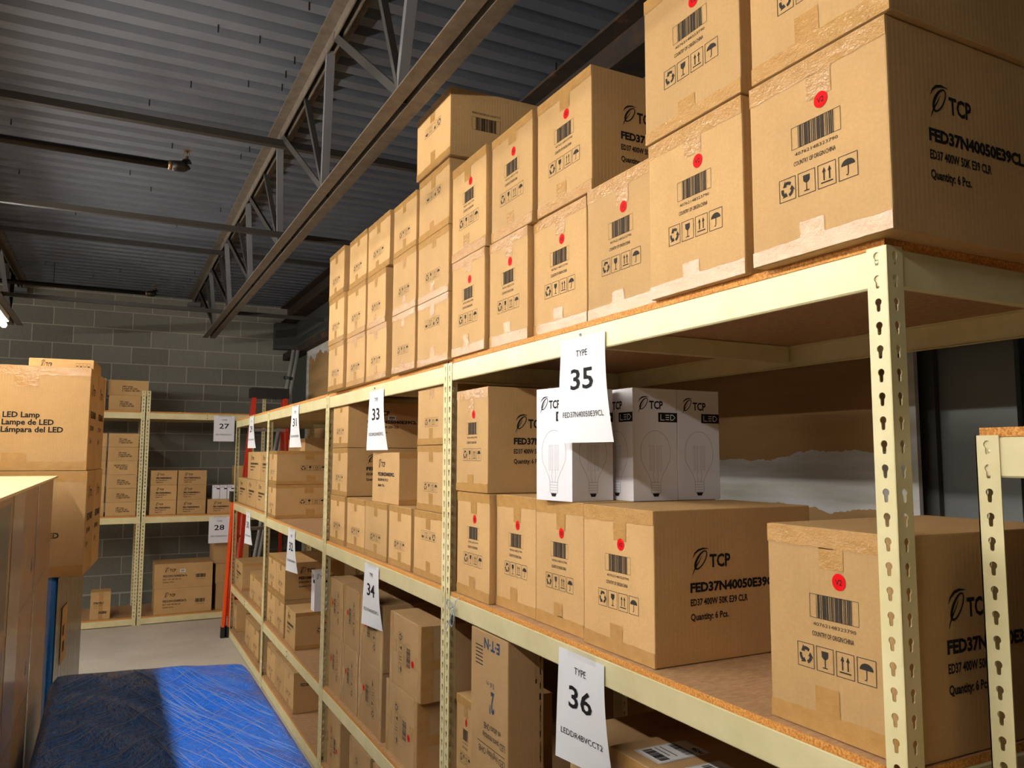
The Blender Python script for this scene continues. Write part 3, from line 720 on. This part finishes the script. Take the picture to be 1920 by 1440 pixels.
# white bulb boxes
def bulb_box(label, group, loc, rz, w_=0.155, h_=0.317, full=True):
    t = thing('bulb_box', label, 'box', loc, rz, group); dims = (w_, w_, h_)
    put('body', cham_box(w_, w_, h_, 0.0012, 'white_box'), t)
    for f in ('F', 'R'):
        printed(t, 'printed_logo', 'bulb', f, dims)
        if full:
            printed(t, 'printed_lettering', 'bulb_white', f, dims, 0, 'sticker', 0.0010); printed(t, 'bulb_drawing', 'bulb_line', f, dims, 0, 'ink_line'); printed(t, 'bulb_tip', 'bulb_tip', f, dims)
    return t
ZB = Z + .3545
g = 'white bulb boxes on the middle shelf'
bulb_box('white bulb box half hidden behind sign 35', g, (1.186, 1.925, ZB), -PI / 2 + math.radians(10))
bulb_box('white bulb box in the middle, standing right of sign 35', g, (1.370, 1.866, ZB), -PI / 2)
bulb_box('rightmost white bulb box on the middle shelf', g, (1.527, 1.866, ZB), -PI / 2)
# middle shelf over sign 34
Z = 1.2850; g = 'small-icon cartons on the middle shelf'
for i, (a, e, rl) in enumerate([(2.722, 3.042, 180), (3.078, 3.366, 0), (3.392, 3.732, 0), (3.738, 4.055, 0), (4.108, 4.405, 0)]):
    rack_box('small', 'tan carton, %s from right, bottom row on the shelf over sign 34' % nth(i), g, 1.11, a, e, Z, .2555, roll=rl, d=.44)
for r_, s in ((1, 'middle'), (2, 'top')):
    rack_box('small', 'tan carton, %s of the right stack behind sign 33' % s, g, 1.115, 2.722, 3.030, Z + r_ * .2575, .2555 if r_ == 1 else .245, d=.44)
    t = rack_box('small', 'tan carton, %s of the left stack behind sign 33' % s, g, 1.115, 4.095, 4.405, Z + r_ * .2575, .2555 if r_ == 1 else .245, d=.46)
    if r_ == 2: put_white_label(t, 'R', (.31, .46, .245), .22, .15, .045, .025, .46, .245)
rack_box('turned', 'carton turned sideways with lettering, standing under sign 33', g, 1.125, 3.285, 3.672, Z + .2565, .230, d=.32)
# lower shelf under sign 34 : dotted cartons lying on their side
Z = .494; g = 'red dotted cartons lying on their side'
for r_, cols in enumerate([[(2.998, 3.392, -90), (3.452, 3.822, 90), (3.832, 4.120, 90), (4.126, 4.415, 90)], [(2.968, 3.350, -90), (3.446, 3.812, 90), (3.820, 4.108, 90), (4.118, 4.415, 90)]]):
    for i, (a, e, rl) in enumerate(cols):
        t = rack_box('dot', 'carton on its side, %s from right, %s row behind sign 34' % (nth(i), ['lower', 'upper'][r_]), g, 1.12, a, e, Z + r_ * .2965, .295, roll=rl, mat='card_dull')
        if i == 0:
            put_tape(t, 'R', (e - a, .46, .295), 'small', 90)
Z = .091
for i, (a, e) in enumerate([(3.22, 3.56), (3.60, 3.952), (4.122, 4.415)]):
    rack_box('dot', 'carton on its side, %s from right on the bottom shelf beneath sign 34' % nth(i), g, 1.12, a, e, Z, .285, roll=-90, mat='card_dull')
# shelving 31/32
Z = 1.2910; g = 'cartons on the shelving with signs 31 and 32'
for r_, s in enumerate(('lower', 'upper')):
    t = rack_box('small', 'brown carton, %s of the pair behind sign 31' % s, g, 1.10, 5.985, 6.312, Z + r_ * .251, .2495, d=.5, side=False)
    printed(t, 'printed_marks', 'icons_mid', 'R', (.327, .5, .2495)); put_tape(t, 'R', (.327, .5, .2495), 'small')
Z = .495
for r_, s in enumerate(('lower', 'upper')):
    for i, (a, e) in enumerate([(5.662, 5.982), (5.990, 6.310)]):
        rack_box('small', 'carton in the %s row behind sign 32, %s side' % (s, ['right', 'left'][i]), g, 1.12, a, e, Z + r_ * .2575, .256, d=.42)
t = rack_box('turned', 'small lettered carton with red dot right of the stack under sign 32', g, 1.12, 5.288, 5.608, Z, .236, d=.40)
put_dot(t, 'R', (.32, .40, .236), .20, .17, 0, .40, .236)
bulb_box('slim white bulb box on the small carton under sign 32', 'single bulb boxes', (1.285, 5.325, Z + .2365), -PI / 2, .095, .262, False)
Z = .0915
for i, (a, e) in enumerate([(5.292, 5.602), (5.610, 5.930), (5.938, 6.25)]):
    t = rack_box('small', 'carton, %s from right on the bottom shelf beneath sign 32' % nth(i), g, 1.12, a, e, Z, .258, d=.42, side=False)
    if i == 0: printed(t, 'printed_text', 'bar_side', 'R', (.31, .42, .258)); put_dot(t, 'R', (.31, .42, .258), .33, .05, 0, .46, .26)
# shelving 29/30
Z = 1.3080; g = 'cartons on the shelving with signs 29 and 30'
for i, (a, e) in enumerate([(6.49, 6.998), (7.004, 7.515), (7.522, 8.040)]):
    rack_box('turned', 'lettered carton, %s from right, lower row behind sign 29' % nth(i), g, 1.12, a, e, Z, .238, d=.34)
for i, (a, e) in enumerate([(6.43, 6.828), (6.838, 7.53)]):
    rack_box('turned', 'lettered carton, %s of the upper row behind sign 29' % ['right', 'left'][i], g, 1.125, a, e, Z + .2395, .240, d=.34)
rack_box('plain', 'plain brown carton deep behind the row under sign 29', g, 1.50, 6.9, 7.6, Z, .60, d=.3)
Z = .5215
rack_box('turned', 'lettered carton at the far end of the shelf under sign 30', g, 1.12, 7.612, 8.06, Z, .246, d=.40)
for i, (a, e) in enumerate([(6.43, 6.778), (6.788, 7.162)]):
    rack_box('small', 'carton, %s of the pair under sign 30' % ['right', 'left'][i], g, 1.12, a, e, Z, .238, d=.40)
Z = .0915
rack_box('small', 'carton at the far end of the bottom shelf beside the orange ladder', g, 1.125, 7.92, 8.095, Z, .272, d=.40)
for i, (a, e) in enumerate([(6.70, 7.040), (7.046, 7.388)]):
    rack_box('small', 'carton, %s of the pair on the bottom shelf beneath sign 30' % ['right', 'left'][i], g, 1.13, a, e, Z, .26, d=.40)

# lower shelf below sign 36
Z = .6165
t = thing('cardboard_carton', 'tall upside-down carton with blue lettering, under the middle shelf', 'carton', (1.165, 2.315, Z), -PI / 2); dm = (.272, .125, .575)
put('body', cham_box(*dm, .004, 'card_dull'), t)
printed(t, 'printed_text', 'tall_front', 'F', dm, 180, 'ink_soft'); printed(t, 'blue_print', 'tall_blue', 'F', dm, 180, 'ink_blue'); printed(t, 'printed_text', 'tall_side', 'R', dm, 90)
rack_box('dot', 'red-dotted carton wedged between the double post and the tall carton', 'red dotted cartons on the middle shelf', 1.118, 2.456, 2.606, Z, .315, d=.3)
t = thing('parcel', 'brown parcel with two white shipping labels on its lid', 'parcel', (1.355, 1.462, Z), -PI / 2); dm = (.50, .40, .413)
put('body', cham_box(*dm, .004, 'card_dull'), t); put_tape(t, 'F', dm)
for u, v_ in ((.055, .035), (.20, .02)):
    b = MB(); b.rect(0, 0, .10, .16); s = put('shipping_label', b.mesh('label', 'sticker'), t, face_matrix('T', *dm, .001)[0] @ Matrix.Translation((u, v_, 0)))
    b = MB(); barcode(b, .01, .015, .09, .045, False); barcode(b, .01, .095, .09, .12, False, 8); b.rect(.01, .055, .07, .058); b.rect(.01, .07, .08, .073); b.text('98241', .055, .13, .04, .016, .03); b.frame(0.003, .003, .097, .157, .001)
    put('label_print', b.mesh('label_print', 'ink'), s, Matrix.Translation((0, 0, .0004)))
t = thing('parcel', 'brown parcel with small label behind sign 36', 'parcel', (1.36, 1.86, Z), -PI / 2); dm = (.24, .32, .375)
put('body', cham_box(*dm, .004, 'card_dull'), t); put_white_label(t, 'T', dm, .02, .05, .05, .03, .24, .32)
t = thing('parcel', 'film-wrapped round-edged parcel at the back behind sign 36', 'parcel', (1.60, 1.98, Z), -PI / 2); dm = (.22, .12, .46)
put('body', cham_box(*dm, .02, 'card_dull'), t); put_tape(t, 'F', dm)
t = thing('cardboard_carton', 'taped brown carton at the right edge on the low shelving', 'carton', (1.53, .45, 1.066), -PI / 2); dm = (.56, .46, .49)
put('body', cham_box(*dm, .004, 'card_dull'), t); put_tape(t, 'F', dm, 'small'); put_tape(t, 'F', dm, 'small', 90)

# ------------------------------------------------------------------ cartons on the far shelving
FB = FY + .03
g = 'cartons on the far shelving'
wall_box('lamp', 'lettered flat carton on top of the far shelving, lower of two', g, -.045, .262, FB + .02, 2.2205, .162, jit=0)
wall_box('lamp', 'lettered flat carton on top of the far shelving, upper of two', g, -.055, .330, FB + .05, 2.3835, .165, jit=0)
wall_box('plain', 'plain carton on the far shelving top, left of the lettered pair', g, -.52, -.075, FB, 2.2205, .335)
for k_ in range(6):
    z = 1.1240 + k_ * .1432
    wall_box('lamp', 'lettered flat carton, %s from bottom of the six-high stack' % nth(k_), g, -.028 + .002 * (k_ % 2), .258, FB, z, .142, roll=180 if k_ == 3 else 0, jit=.01)
    wall_box('plain', 'flat carton, %s from bottom, half hidden left of the six-high stack' % nth(k_), g, -.37, -.042, FB + .02, z, .142, jit=.006)
for c_, (a, e) in enumerate([(.388, .648), (.656, .944)]):
    for r_ in range(3):
        wall_box('far', 'printed carton, %s row, %s column of the block beside sign 28' % (['bottom', 'middle', 'top'][r_], ['left', 'right'][c_]), g, a, e, FB, 1.1240 + r_ * .1570, .156, jit=.004)
wall_box('far', 'single printed carton above sign 28 carrying white boxes', g, .962, 1.245, FB, 1.1240, .155)
for i, (a, e) in enumerate([(1.012, 1.084), (1.088, 1.160), (1.164, 1.236)]):
    t = bulb_box('small white box above sign 28, %s from left' % nth(i), 'small white boxes above sign 28', ((a + e) / 2, FB + .05, 1.2800), 0, .0715, .150, False)
t = wall_box('stock', 'small upright carton alone at the left on the far bottom shelf', g, -.118, .065, FB, .0860, .275, d=.22)
put('tape', MB().rect(.075, .0, .115, .275).mesh('tape', 'tape'), t, decal_matrix('F', (.183, .22, .275), .183, .275, 0, .0004))
for r_, (z, h) in enumerate(((.0860, .262), (.3490, .258))):
    t = wall_box('long', 'wide printed carton on the far bottom shelf, %s of two' % ['lower', 'upper'][r_], g, .465 + .006 * (1 - r_), 1.042, FB, z, h, d=.42)
    if r_: put_white_label(t, 'F', (.577, .42, h), .25, .165, .055, .03, .58, .258)
wall_box('plain', 'plain carton on the far bottom shelf behind the orange ladder, lower', g, 1.085, 1.45, FB, .0860, .28)
wall_box('plain', 'plain carton on the far bottom shelf behind the orange ladder, middle', g, 1.075, 1.45, FB, .3670, .21)
wall_box('plain', 'plain carton just under sign 28, top of its stack', g, 1.05, 1.42, FB + .05, .5780, .22)
wall_box('plain', 'brown carton on the far shelf right of sign 27', g, 1.26, 1.48, FB + .03, 1.1240, .52)

# ------------------------------------------------------------------ paper signs
def sign(num, code, label, loc, rz, twist=True):
    """paper sheet 0.216 x 0.279, hung from its top edge; local -Y is the front"""
    t = thing('paper_sign', label, 'sign', loc, rz, 'numbered paper signs'); W_, H_ = .216, .279
    def warp(x, z):
        s = -z / H_; y_ = 0.0
        if twist:
            k_ = x / W_ + .5; y_ = (s ** 1.8) * (-.012 * (1 - k_) + .024 * k_) - .003 * math.sin(s * PI)
        return y_
    b = MB(); nx, nz = 16, 24
    vs = [(-W_ / 2 + W_ * i / nx, warp(-W_ / 2 + W_ * i / nx, -H_ * j / nz), -H_ * j / nz) for j in range(nz + 1) for i in range(nx + 1)]
    b.add(vs, [(j * (nx + 1) + i, (j + 1) * (nx + 1) + i, (j + 1) * (nx + 1) + i + 1, j * (nx + 1) + i + 1) for j in range(nz) for i in range(nx)])
    me = b.mesh('sheet', 'paper', True); put('sheet', me, t)
    p = MB(); p.text('TYPE', -.027, -.052, .054, .018); p.text(str(num), -.052, -.138, .104, .056, .015); p.text(code, -.086, -.212, .172, .0155)
    p.v = [(x, warp(x, y) - .0012, y) for x, y, _ in p.v]
    put('printed_text', p.mesh('printed_text', 'ink'), t)
    b = MB(); b.add([(-.06, -.0012, .012), (.07, -.0012, .012), (.07, -.0012, -.012), (-.06, -.0012, -.012)], [(0, 1, 2, 3)])
    put('clear_tape', b.mesh('clear_tape', 'clear_film'), t)
    return t
SX = 1.0925
for num, code, yc, zt, s in [(35, 'FED37N40050E39CL', 1.733, 2.072, 'paper sign 35 hanging in front of the white bulb boxes'), (36, 'LEDDR4BVCCT2', 1.748, 1.250, 'paper sign 36, nearest one on the middle beam, at the bottom edge'),
                             (33, 'FED28N25040E39CL', 3.527, 2.062, 'paper sign 33, second nearest on the top beam'), (34, 'FED37N40040E39CL', 3.552, 1.254, 'paper sign 34, second nearest on the middle beam'),
                             (31, 'FED28N25050E39', 5.34, 2.091, 'paper sign 31, third along the top beam'), (32, 'FED28N25040E39', 5.346, 1.268, 'paper sign 32, third along the middle beam'),
                             (29, 'FED23N10050', 7.176, 2.100, 'paper sign 29, farthest along the top beam'), (30, 'FED23N10040', 7.188, 1.266, 'paper sign 30, farthest along the middle beam')]:
    sign(num, code, s, (SX, yc, zt), -PI / 2)
sign(27, 'FED17N05050E26CL', 'paper sign 27 on the far shelving top beam', (1.101, FY - .0035, 2.189), 0, False)
sign(28, 'FED17N05040E26CL', 'paper sign 28 on the far shelving middle beam', (1.089, FY - .0035, 1.085), 0, False)

# ------------------------------------------------------------------ ladders, pipes, string
def rail_prism(p, q, wx, wy):
    return MB().prism([(-wx / 2, -wy / 2), (wx / 2, -wy / 2), (wx / 2, wy / 2), (-wx / 2, wy / 2)], p, q, (1, 0, 0), (0, 1, 0))
t = thing('step_ladder', 'tall red stepladder with black top cap behind the shelving end', 'ladder', (1.5, 8.62, 0), 0, 'ladders')
def lp(x, y, z): return (x - 1.5, y - 8.62, z)
put('top_cap', MB().box(*lp(1.30, 8.60, 2.37), *lp(1.69, 8.80, 2.475)).mesh('cap', 'black_plastic'), t)
FL = (lp(1.335, 8.66, 2.38), lp(1.17, 8.40, 0.03)); FR_ = (lp(1.655, 8.66, 2.38), lp(1.77, 8.40, 0.03))
for a, e in (FL, FR_): put('rail', rail_prism(a, e, .035, .10).mesh('rail', 'ladder_red'), t)
for a, e in ((lp(1.34, 8.76, 2.38), lp(1.20, 9.08, 0.03)), (lp(1.65, 8.76, 2.38), lp(1.74, 9.08, 0.03))): put('rear_rail', rail_prism(a, e, .03, .03).mesh('rail', 'ladder_red'), t)
for k_ in range(1, 7):
    s = k_ / 7.0; z = 2.38 * (1 - s)
    x0 = FL[0][0] * (1 - s) + FL[1][0] * s; x1 = FR_[0][0] * (1 - s) + FR_[1][0] * s; yy = FL[0][1] * (1 - s) + FL[1][1] * s
    put('step', MB().box(x0, yy - .04, z - .03, x1, yy + .04, z).mesh('step', 'aluminium'), t)
for a in (FL[1], FR_[1]): put('foot', MB().box(a[0] - .03, a[1] - .045, -.0, a[0] + .03, a[1] + .045, .07).mesh('foot', 'black_plastic'), t)
t = thing('step_ladder', 'orange folded stepladder with black feet leaning at the shelving end', 'ladder', (1.10, 8.19, 0), 0, 'ladders')
for dx, dy in ((-.028, -.01), (.026, -.01), (-.006, .055), (.04, .055)):
    put('rail', rail_prism((dx - .035, dy, .03), (dx + .02, dy + .02, 1.33), .024, .045).mesh('rail', 'ladder_orange'), t)
    put('foot', MB().box(dx - .052, dy - .03, 0, dx - .016, dy + .03, .10).mesh('foot', 'black_plastic'), t)
put('top_cap', MB().box(-.03, -.03, 1.30, .07, .10, 1.40).mesh('cap', 'black_plastic'), t)
for z in (.35, .65, .95): put('step', MB().box(-.05 + z * .04, .005, z, .05 + z * .03, .05, z + .02).mesh('step', 'ladder_orange'), t)
t = thing('pipe_bundle', 'bundle of grey tubes tied with black strap leaning in the corner', 'tubes', (1.38, 9.06, 0))
for k_, (dx, dy, m_) in enumerate(((-.025, 0, 'pvc_grey'), (.022, 0, 'pvc_grey'), (.0, .04, 'aluminium'))):
    put('tube', MB().tube([(dx, dy, 0), (dx + .46, dy + .0, 2.96)], .021, 12).mesh('tube', m_, True), t)
put('strap', MB().tube([(.383, .012, 2.62), (.389, .012, 2.65)], .055, 14).mesh('strap', 'black_plastic'), t)
t = thing('string_tie', 'knotted white string hanging from the middle beam by the double post', 'string', (1.088, 2.575, 1.262))
def curvy(pts, n=5):
    out = []
    for i in range(len(pts) - 1):
        p0, p1, p2, p3 = (Vector(pts[max(i - 1, 0)]), Vector(pts[i]), Vector(pts[i + 1]), Vector(pts[min(i + 2, len(pts) - 1)]))
        for k_ in range(n):
            s = k_ / n; out.append(0.5 * ((2 * p1) + (p2 - p0) * s + (2 * p0 - 5 * p1 + 4 * p2 - p3) * s * s + (3 * p1 - p0 - 3 * p2 + p3) * s ** 3))
    return out + [Vector(pts[-1])]
put('cord', MB().tube(curvy([(.01, -.03, .004), (-.002, -.03, .0), (-.003, -.015, -.03), (-.005, .02, -.075), (-.006, .05, -.115)]), .0022, 6).mesh('cord', 'string_white', True), t)
put('loop', MB().tube(curvy([(-.004, -.01, -.028), (-.006, .03, -.010), (-.007, .045, -.025), (-.006, .02, -.04), (-.004, -.008, -.03), (-.005, -.02, -.07), (-.006, -.005, -.095), (-.006, .012, -.08), (-.004, 0, -.04)]), .0018, 6).mesh('loop', 'string_blue', True), t)

# ------------------------------------------------------------------ left side pallets
def pallet(label, x0, y0, x1, y1, rz=0.0):
    t = thing('wooden_pallet', label, 'pallet', ((x0 + x1) / 2, (y0 + y1) / 2, 0), rz, 'wooden pallets'); W_, D_ = (x1 - x0) / 2, (y1 - y0) / 2
    for k_ in range(3): put('runner', MB().box(-W_ + k_ * (W_ - .045), -D_, 0, -W_ + k_ * (W_ - .045) + .09, D_, .11).mesh('runner', 'wood'), t)
    n = max(4, int(D_ * 2 / .16))
    for k_ in range(n): put('deck_board', MB().box(-W_, -D_ + k_ * (2 * D_ / n), .11, W_, -D_ + k_ * (2 * D_ / n) + 2 * D_ / n - .03, .13).mesh('deck_board', 'wood'), t)
    return t
pallet('wooden pallet under the near left carton stack', -1.15, 1.32, -.23, 4.04)
g = 'stacked cartons at the left edge'
rowsL = [(.131, .40), (.533, .425), (.960, .328), (1.290, .365)]
for c_, (a, e) in enumerate([(1.34, 2.42), (2.43, 3.20), (3.21, 4.02)]):
    for r_, (z, h) in enumerate(rowsL):
        t = carton('plain', 'film-wrapped carton at the left edge, %s column, %s layer from top' % (['nearest', 'middle', 'farthest'][c_], nth(3 - r_)), g, (-.68, (a + e) / 2, z), (.92, e - a, h), rz=0.0, mat='card_dull', jit=0)
        if c_ == 1: printed(t, 'printed_marks', 'stack_side', 'R', (.92, e - a, h), 0)
        put('tape', MB().rect(0, 0, .06 if c_ != 1 else .30, h).mesh('tape', 'tape_grey'), t, face_matrix('R', .92, e - a, h, .001)[0])
        if c_ == 0 and r_ > 1: put('dark_patch', MB().poly([(.1, .02), (.5, .0), (.8, .05), (1.02, .03), (1.02, h - .02), (.1, h - .03)]).mesh('dark_patch', 'patch_dark'), t, face_matrix('R', .92, e - a, h, .0012)[0])  # dark brown patch over most of the side, upper two layers
tag(put('cardboard_sheet', MB().box(-1.15, 1.33, 1.6565, -.205, 4.03, 1.664).mesh('sheet', 'card_pale')), 'pale cardboard sheet covering the near left carton stack', 'cardboard')
b = MB(); n = 40
ringp = [(-.2075, 1.32 + 2.72 * i / n) for i in range(n + 1)]
vs = [(x + .002 * math.sin(i * 2.1 + zi * 1.7), y_, zz) for zi, zz in enumerate([.16, .5, .9, 1.3, 1.655]) for i, (x, y_) in enumerate(ringp)]
b.add(vs, [(j * (n + 1) + i, j * (n + 1) + i + 1, (j + 1) * (n + 1) + i + 1, (j + 1) * (n + 1) + i) for j in range(4) for i in range(n)])
tag(put('stretch_film', b.mesh('film', 'clear_film', True)), 'clear stretch film over the aisle side of the near left stack', 'film')

# blue wrapped pallet with lettered cartons on top
AZ = math.radians(-4.2)
pallet('wooden pallet under the far blue wrapped load', -1.072, 4.24, -.152, 5.36, AZ)
t = thing('wrapped_load', 'blue stretch-wrapped load under the big lettered cartons', 'pallet load', (-.612, 4.80, .131), AZ, 'stretch wrapped loads')
def bulged(w_, d_, h_, c, mat, n=10):
    bm = bmesh.new(); bmesh.ops.create_cube(bm, size=1.0)
    for v_ in bm.verts: v_.co = Vector((v_.co.x * w_, v_.co.y * d_, (v_.co.z + .5) * h_))
    bmesh.ops.bevel(bm, geom=[e for e in bm.edges], offset=c, segments=4, affect='EDGES', profile=.5)
    me = bpy.data.meshes.new('load'); bm.to_mesh(me); bm.free(); me.materials.append(M[mat]); me.polygons.foreach_set('use_smooth', [True] * len(me.polygons)); return me
put('blue_wrap', bulged(.92, 1.12, 1.063, .03, 'blue_film'), t)
put('grey_wrap', MB().add([(.462, -.54, .02), (.4635, 0, .02), (.462, .555, .02), (.462, .555, 1.06), (.4635, 0, 1.05), (.462, -.54, 1.055)], [(0, 1, 4, 5), (1, 2, 3, 4)]).mesh('grey_wrap', 'grey_film'), t)
b = MB(); b.rect(0, 0, .20, .27); s = put('taped_notice', b.mesh('notice', 'card'), t, Matrix.Translation((.466, -.36, .62)) @ Matrix.Rotation(PI / 2, 4, 'Z') @ Matrix.Rotation(PI / 2, 4, 'X'))
b = MB(); b.rect(.05, .05, .12, .10); b.rect(.03, .13, .09, .18); put('notice_print', b.mesh('np', 'ink_soft'), s, Matrix.Translation((0, 0, .0005)))
g = 'big lettered cartons on the blue load'
CZ = math.radians(-5.2)
def at_corner(cx, cy, w_, d_, back):   # centre of a carton whose front right corner is (cx, cy), pushed back along its depth
    c_, s_ = math.cos(CZ), math.sin(CZ); lx, ly = -w_ / 2, d_ / 2 + back
    return cx + lx * c_ - ly * s_, cy + lx * s_ + ly * c_
for r_, (z, h) in enumerate(((1.1955, .487), (1.6835, .486))):
    for q, nm in ((0, 'front'), (1, 'rear')):
        x, yy = at_corner(-.100 + .006 * (1 - r_), 4.2, .56, .31, q * .318)
        t = carton('lamp_big' if q == 0 else 'plain', 'big carton on the blue load, %s %s' % (['lower', 'upper'][r_], nm), g, (x, yy, z), (.56, .31, h), rz=CZ, jit=0)
        printed(t, 'printed_text', 'big_side', 'R', (.56, .31, h), 0, 'ink_soft')
        if q == 0: put_tape(t, 'F', (.56, .31, h))
for r_, (z, h) in enumerate(((1.1955, .540), (1.7360, .540))):
    x, yy = at_corner(-.165, 4.2, .31, .36, .66)
    carton('top_label' if r_ else 'plain', ['carton hidden low behind the big lettered cartons', 'carton peeking above the big lettered cartons with a small logo'][r_], g, (x, yy, z), (.31, .36, h), rz=CZ, jit=0)

# foreground blue film load
pallet('wooden pallet under the foreground blue load', -.15, 2.04, .53, 3.58)
t = thing('wrapped_load', 'foreground load wrapped in shiny blue stretch film', 'pallet load', (.192, 2.82, .131), 0, 'stretch wrapped loads')
HX, HY, HT = .362, .84, .752
random.seed(5)
b = MB(); n = 56; rows = []
def sq(u_, p=.18): return math.copysign(abs(u_) ** p, u_)
waves = [(random.uniform(4, 16), random.uniform(4, 16), random.uniform(0, 6), random.uniform(.0006, .0022)) for _ in range(14)]
def top_z(u_, v_):
    e = max(abs(u_), abs(v_)); z_ = HT - .022 * max(0, (e - .93) / .07) ** 2.2 - .018 * (1 - e) + .003 * math.sin(2.3 * u_ + 1.4 * v_)
    for a, c_, ph, am in waves: z_ += am * math.sin(a * u_ + c_ * v_ + ph) * (1 - e ** 6)
    return z_
def rim(u_, v_):
    r_ = math.hypot(u_, v_); e = max(abs(u_), abs(v_))
    k_ = 1 - .03 * max(0, (min(abs(u_), abs(v_)) - .88) / .12) * (e > .85)
    return u_ * k_, v_ * k_
G = [[None] * (n + 1) for _ in range(n + 1)]
for j in range(n + 1):
    for i in range(n + 1):
        u_, v_ = -1 + 2 * i / n, -1 + 2 * j / n; uu, vv = rim(u_, v_); G[j][i] = (uu * HX, vv * HY - uu * HX * .19 * (v_ + 1) / 2, top_z(u_, v_))
b.add([p for R_ in G for p in R_], [(j * (n + 1) + i, j * (n + 1) + i + 1, (j + 1) * (n + 1) + i + 1, (j + 1) * (n + 1) + i) for j in range(n) for i in range(n)])
edge = [G[0][i] for i in range(n)] + [G[j][n] for j in range(n)] + [G[n][n - i] for i in range(n)] + [G[n - j][0] for j in range(n)]
m = len(edge); levels = [0.0, .06, .2, .45, 1.0]; base = len(b.v)
for li, L_ in enumerate(levels):
    b.v += [(x * (1 + .02 * math.sin(L_ * PI) - .0), y_ * (1 + .012 * math.sin(L_ * PI)), zz * (1 - L_)) for x, y_, zz in edge]
for li in range(len(levels) - 1):
    b.f += [(base + li * m + i, base + (li + 1) * m + i, base + (li + 1) * m + (i + 1) % m, base + li * m + (i + 1) % m) for i in range(m)]
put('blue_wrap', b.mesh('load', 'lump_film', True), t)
b = MB()
for k_ in range(260):
    fam = random.random()
    if fam < .5: ang = math.radians(random.gauss(-72, 4)); u0, v0 = random.uniform(-.1, .97), random.uniform(-.9, .8)
    elif fam < .8: ang = math.radians(random.gauss(50, 5)); u0, v0 = random.uniform(-.97, .6), random.uniform(-.3, .97)
    else: ang = math.radians(random.gauss(56, 5)); u0, v0 = random.uniform(-.97, 0), random.uniform(-.97, .2)
    L_ = random.uniform(.08, .5); pts = []; rad = random.choice((.0005, .0007, .0010, .0016))
    for q in range(9):
        x = u0 * HX + math.cos(ang) * L_ * (q / 8 - .5); yy = v0 * HY + math.sin(ang) * L_ * (q / 8 - .5)
        if abs(x) > HX * .96 or abs(yy) > HY * .96: continue
        pts.append((x, yy - x * .19 * (yy / HY + 1) / 2, top_z(x / HX, yy / HY) + .0006))
    if len(pts) > 4: b.tube(pts, [rad * (.3 + math.sin(PI * (q + .5) / len(pts))) for q in range(len(pts))], 5)
o = put('film_creases', b.mesh('creases', 'film_strand', True), t); o['kind'] = 'stuff'
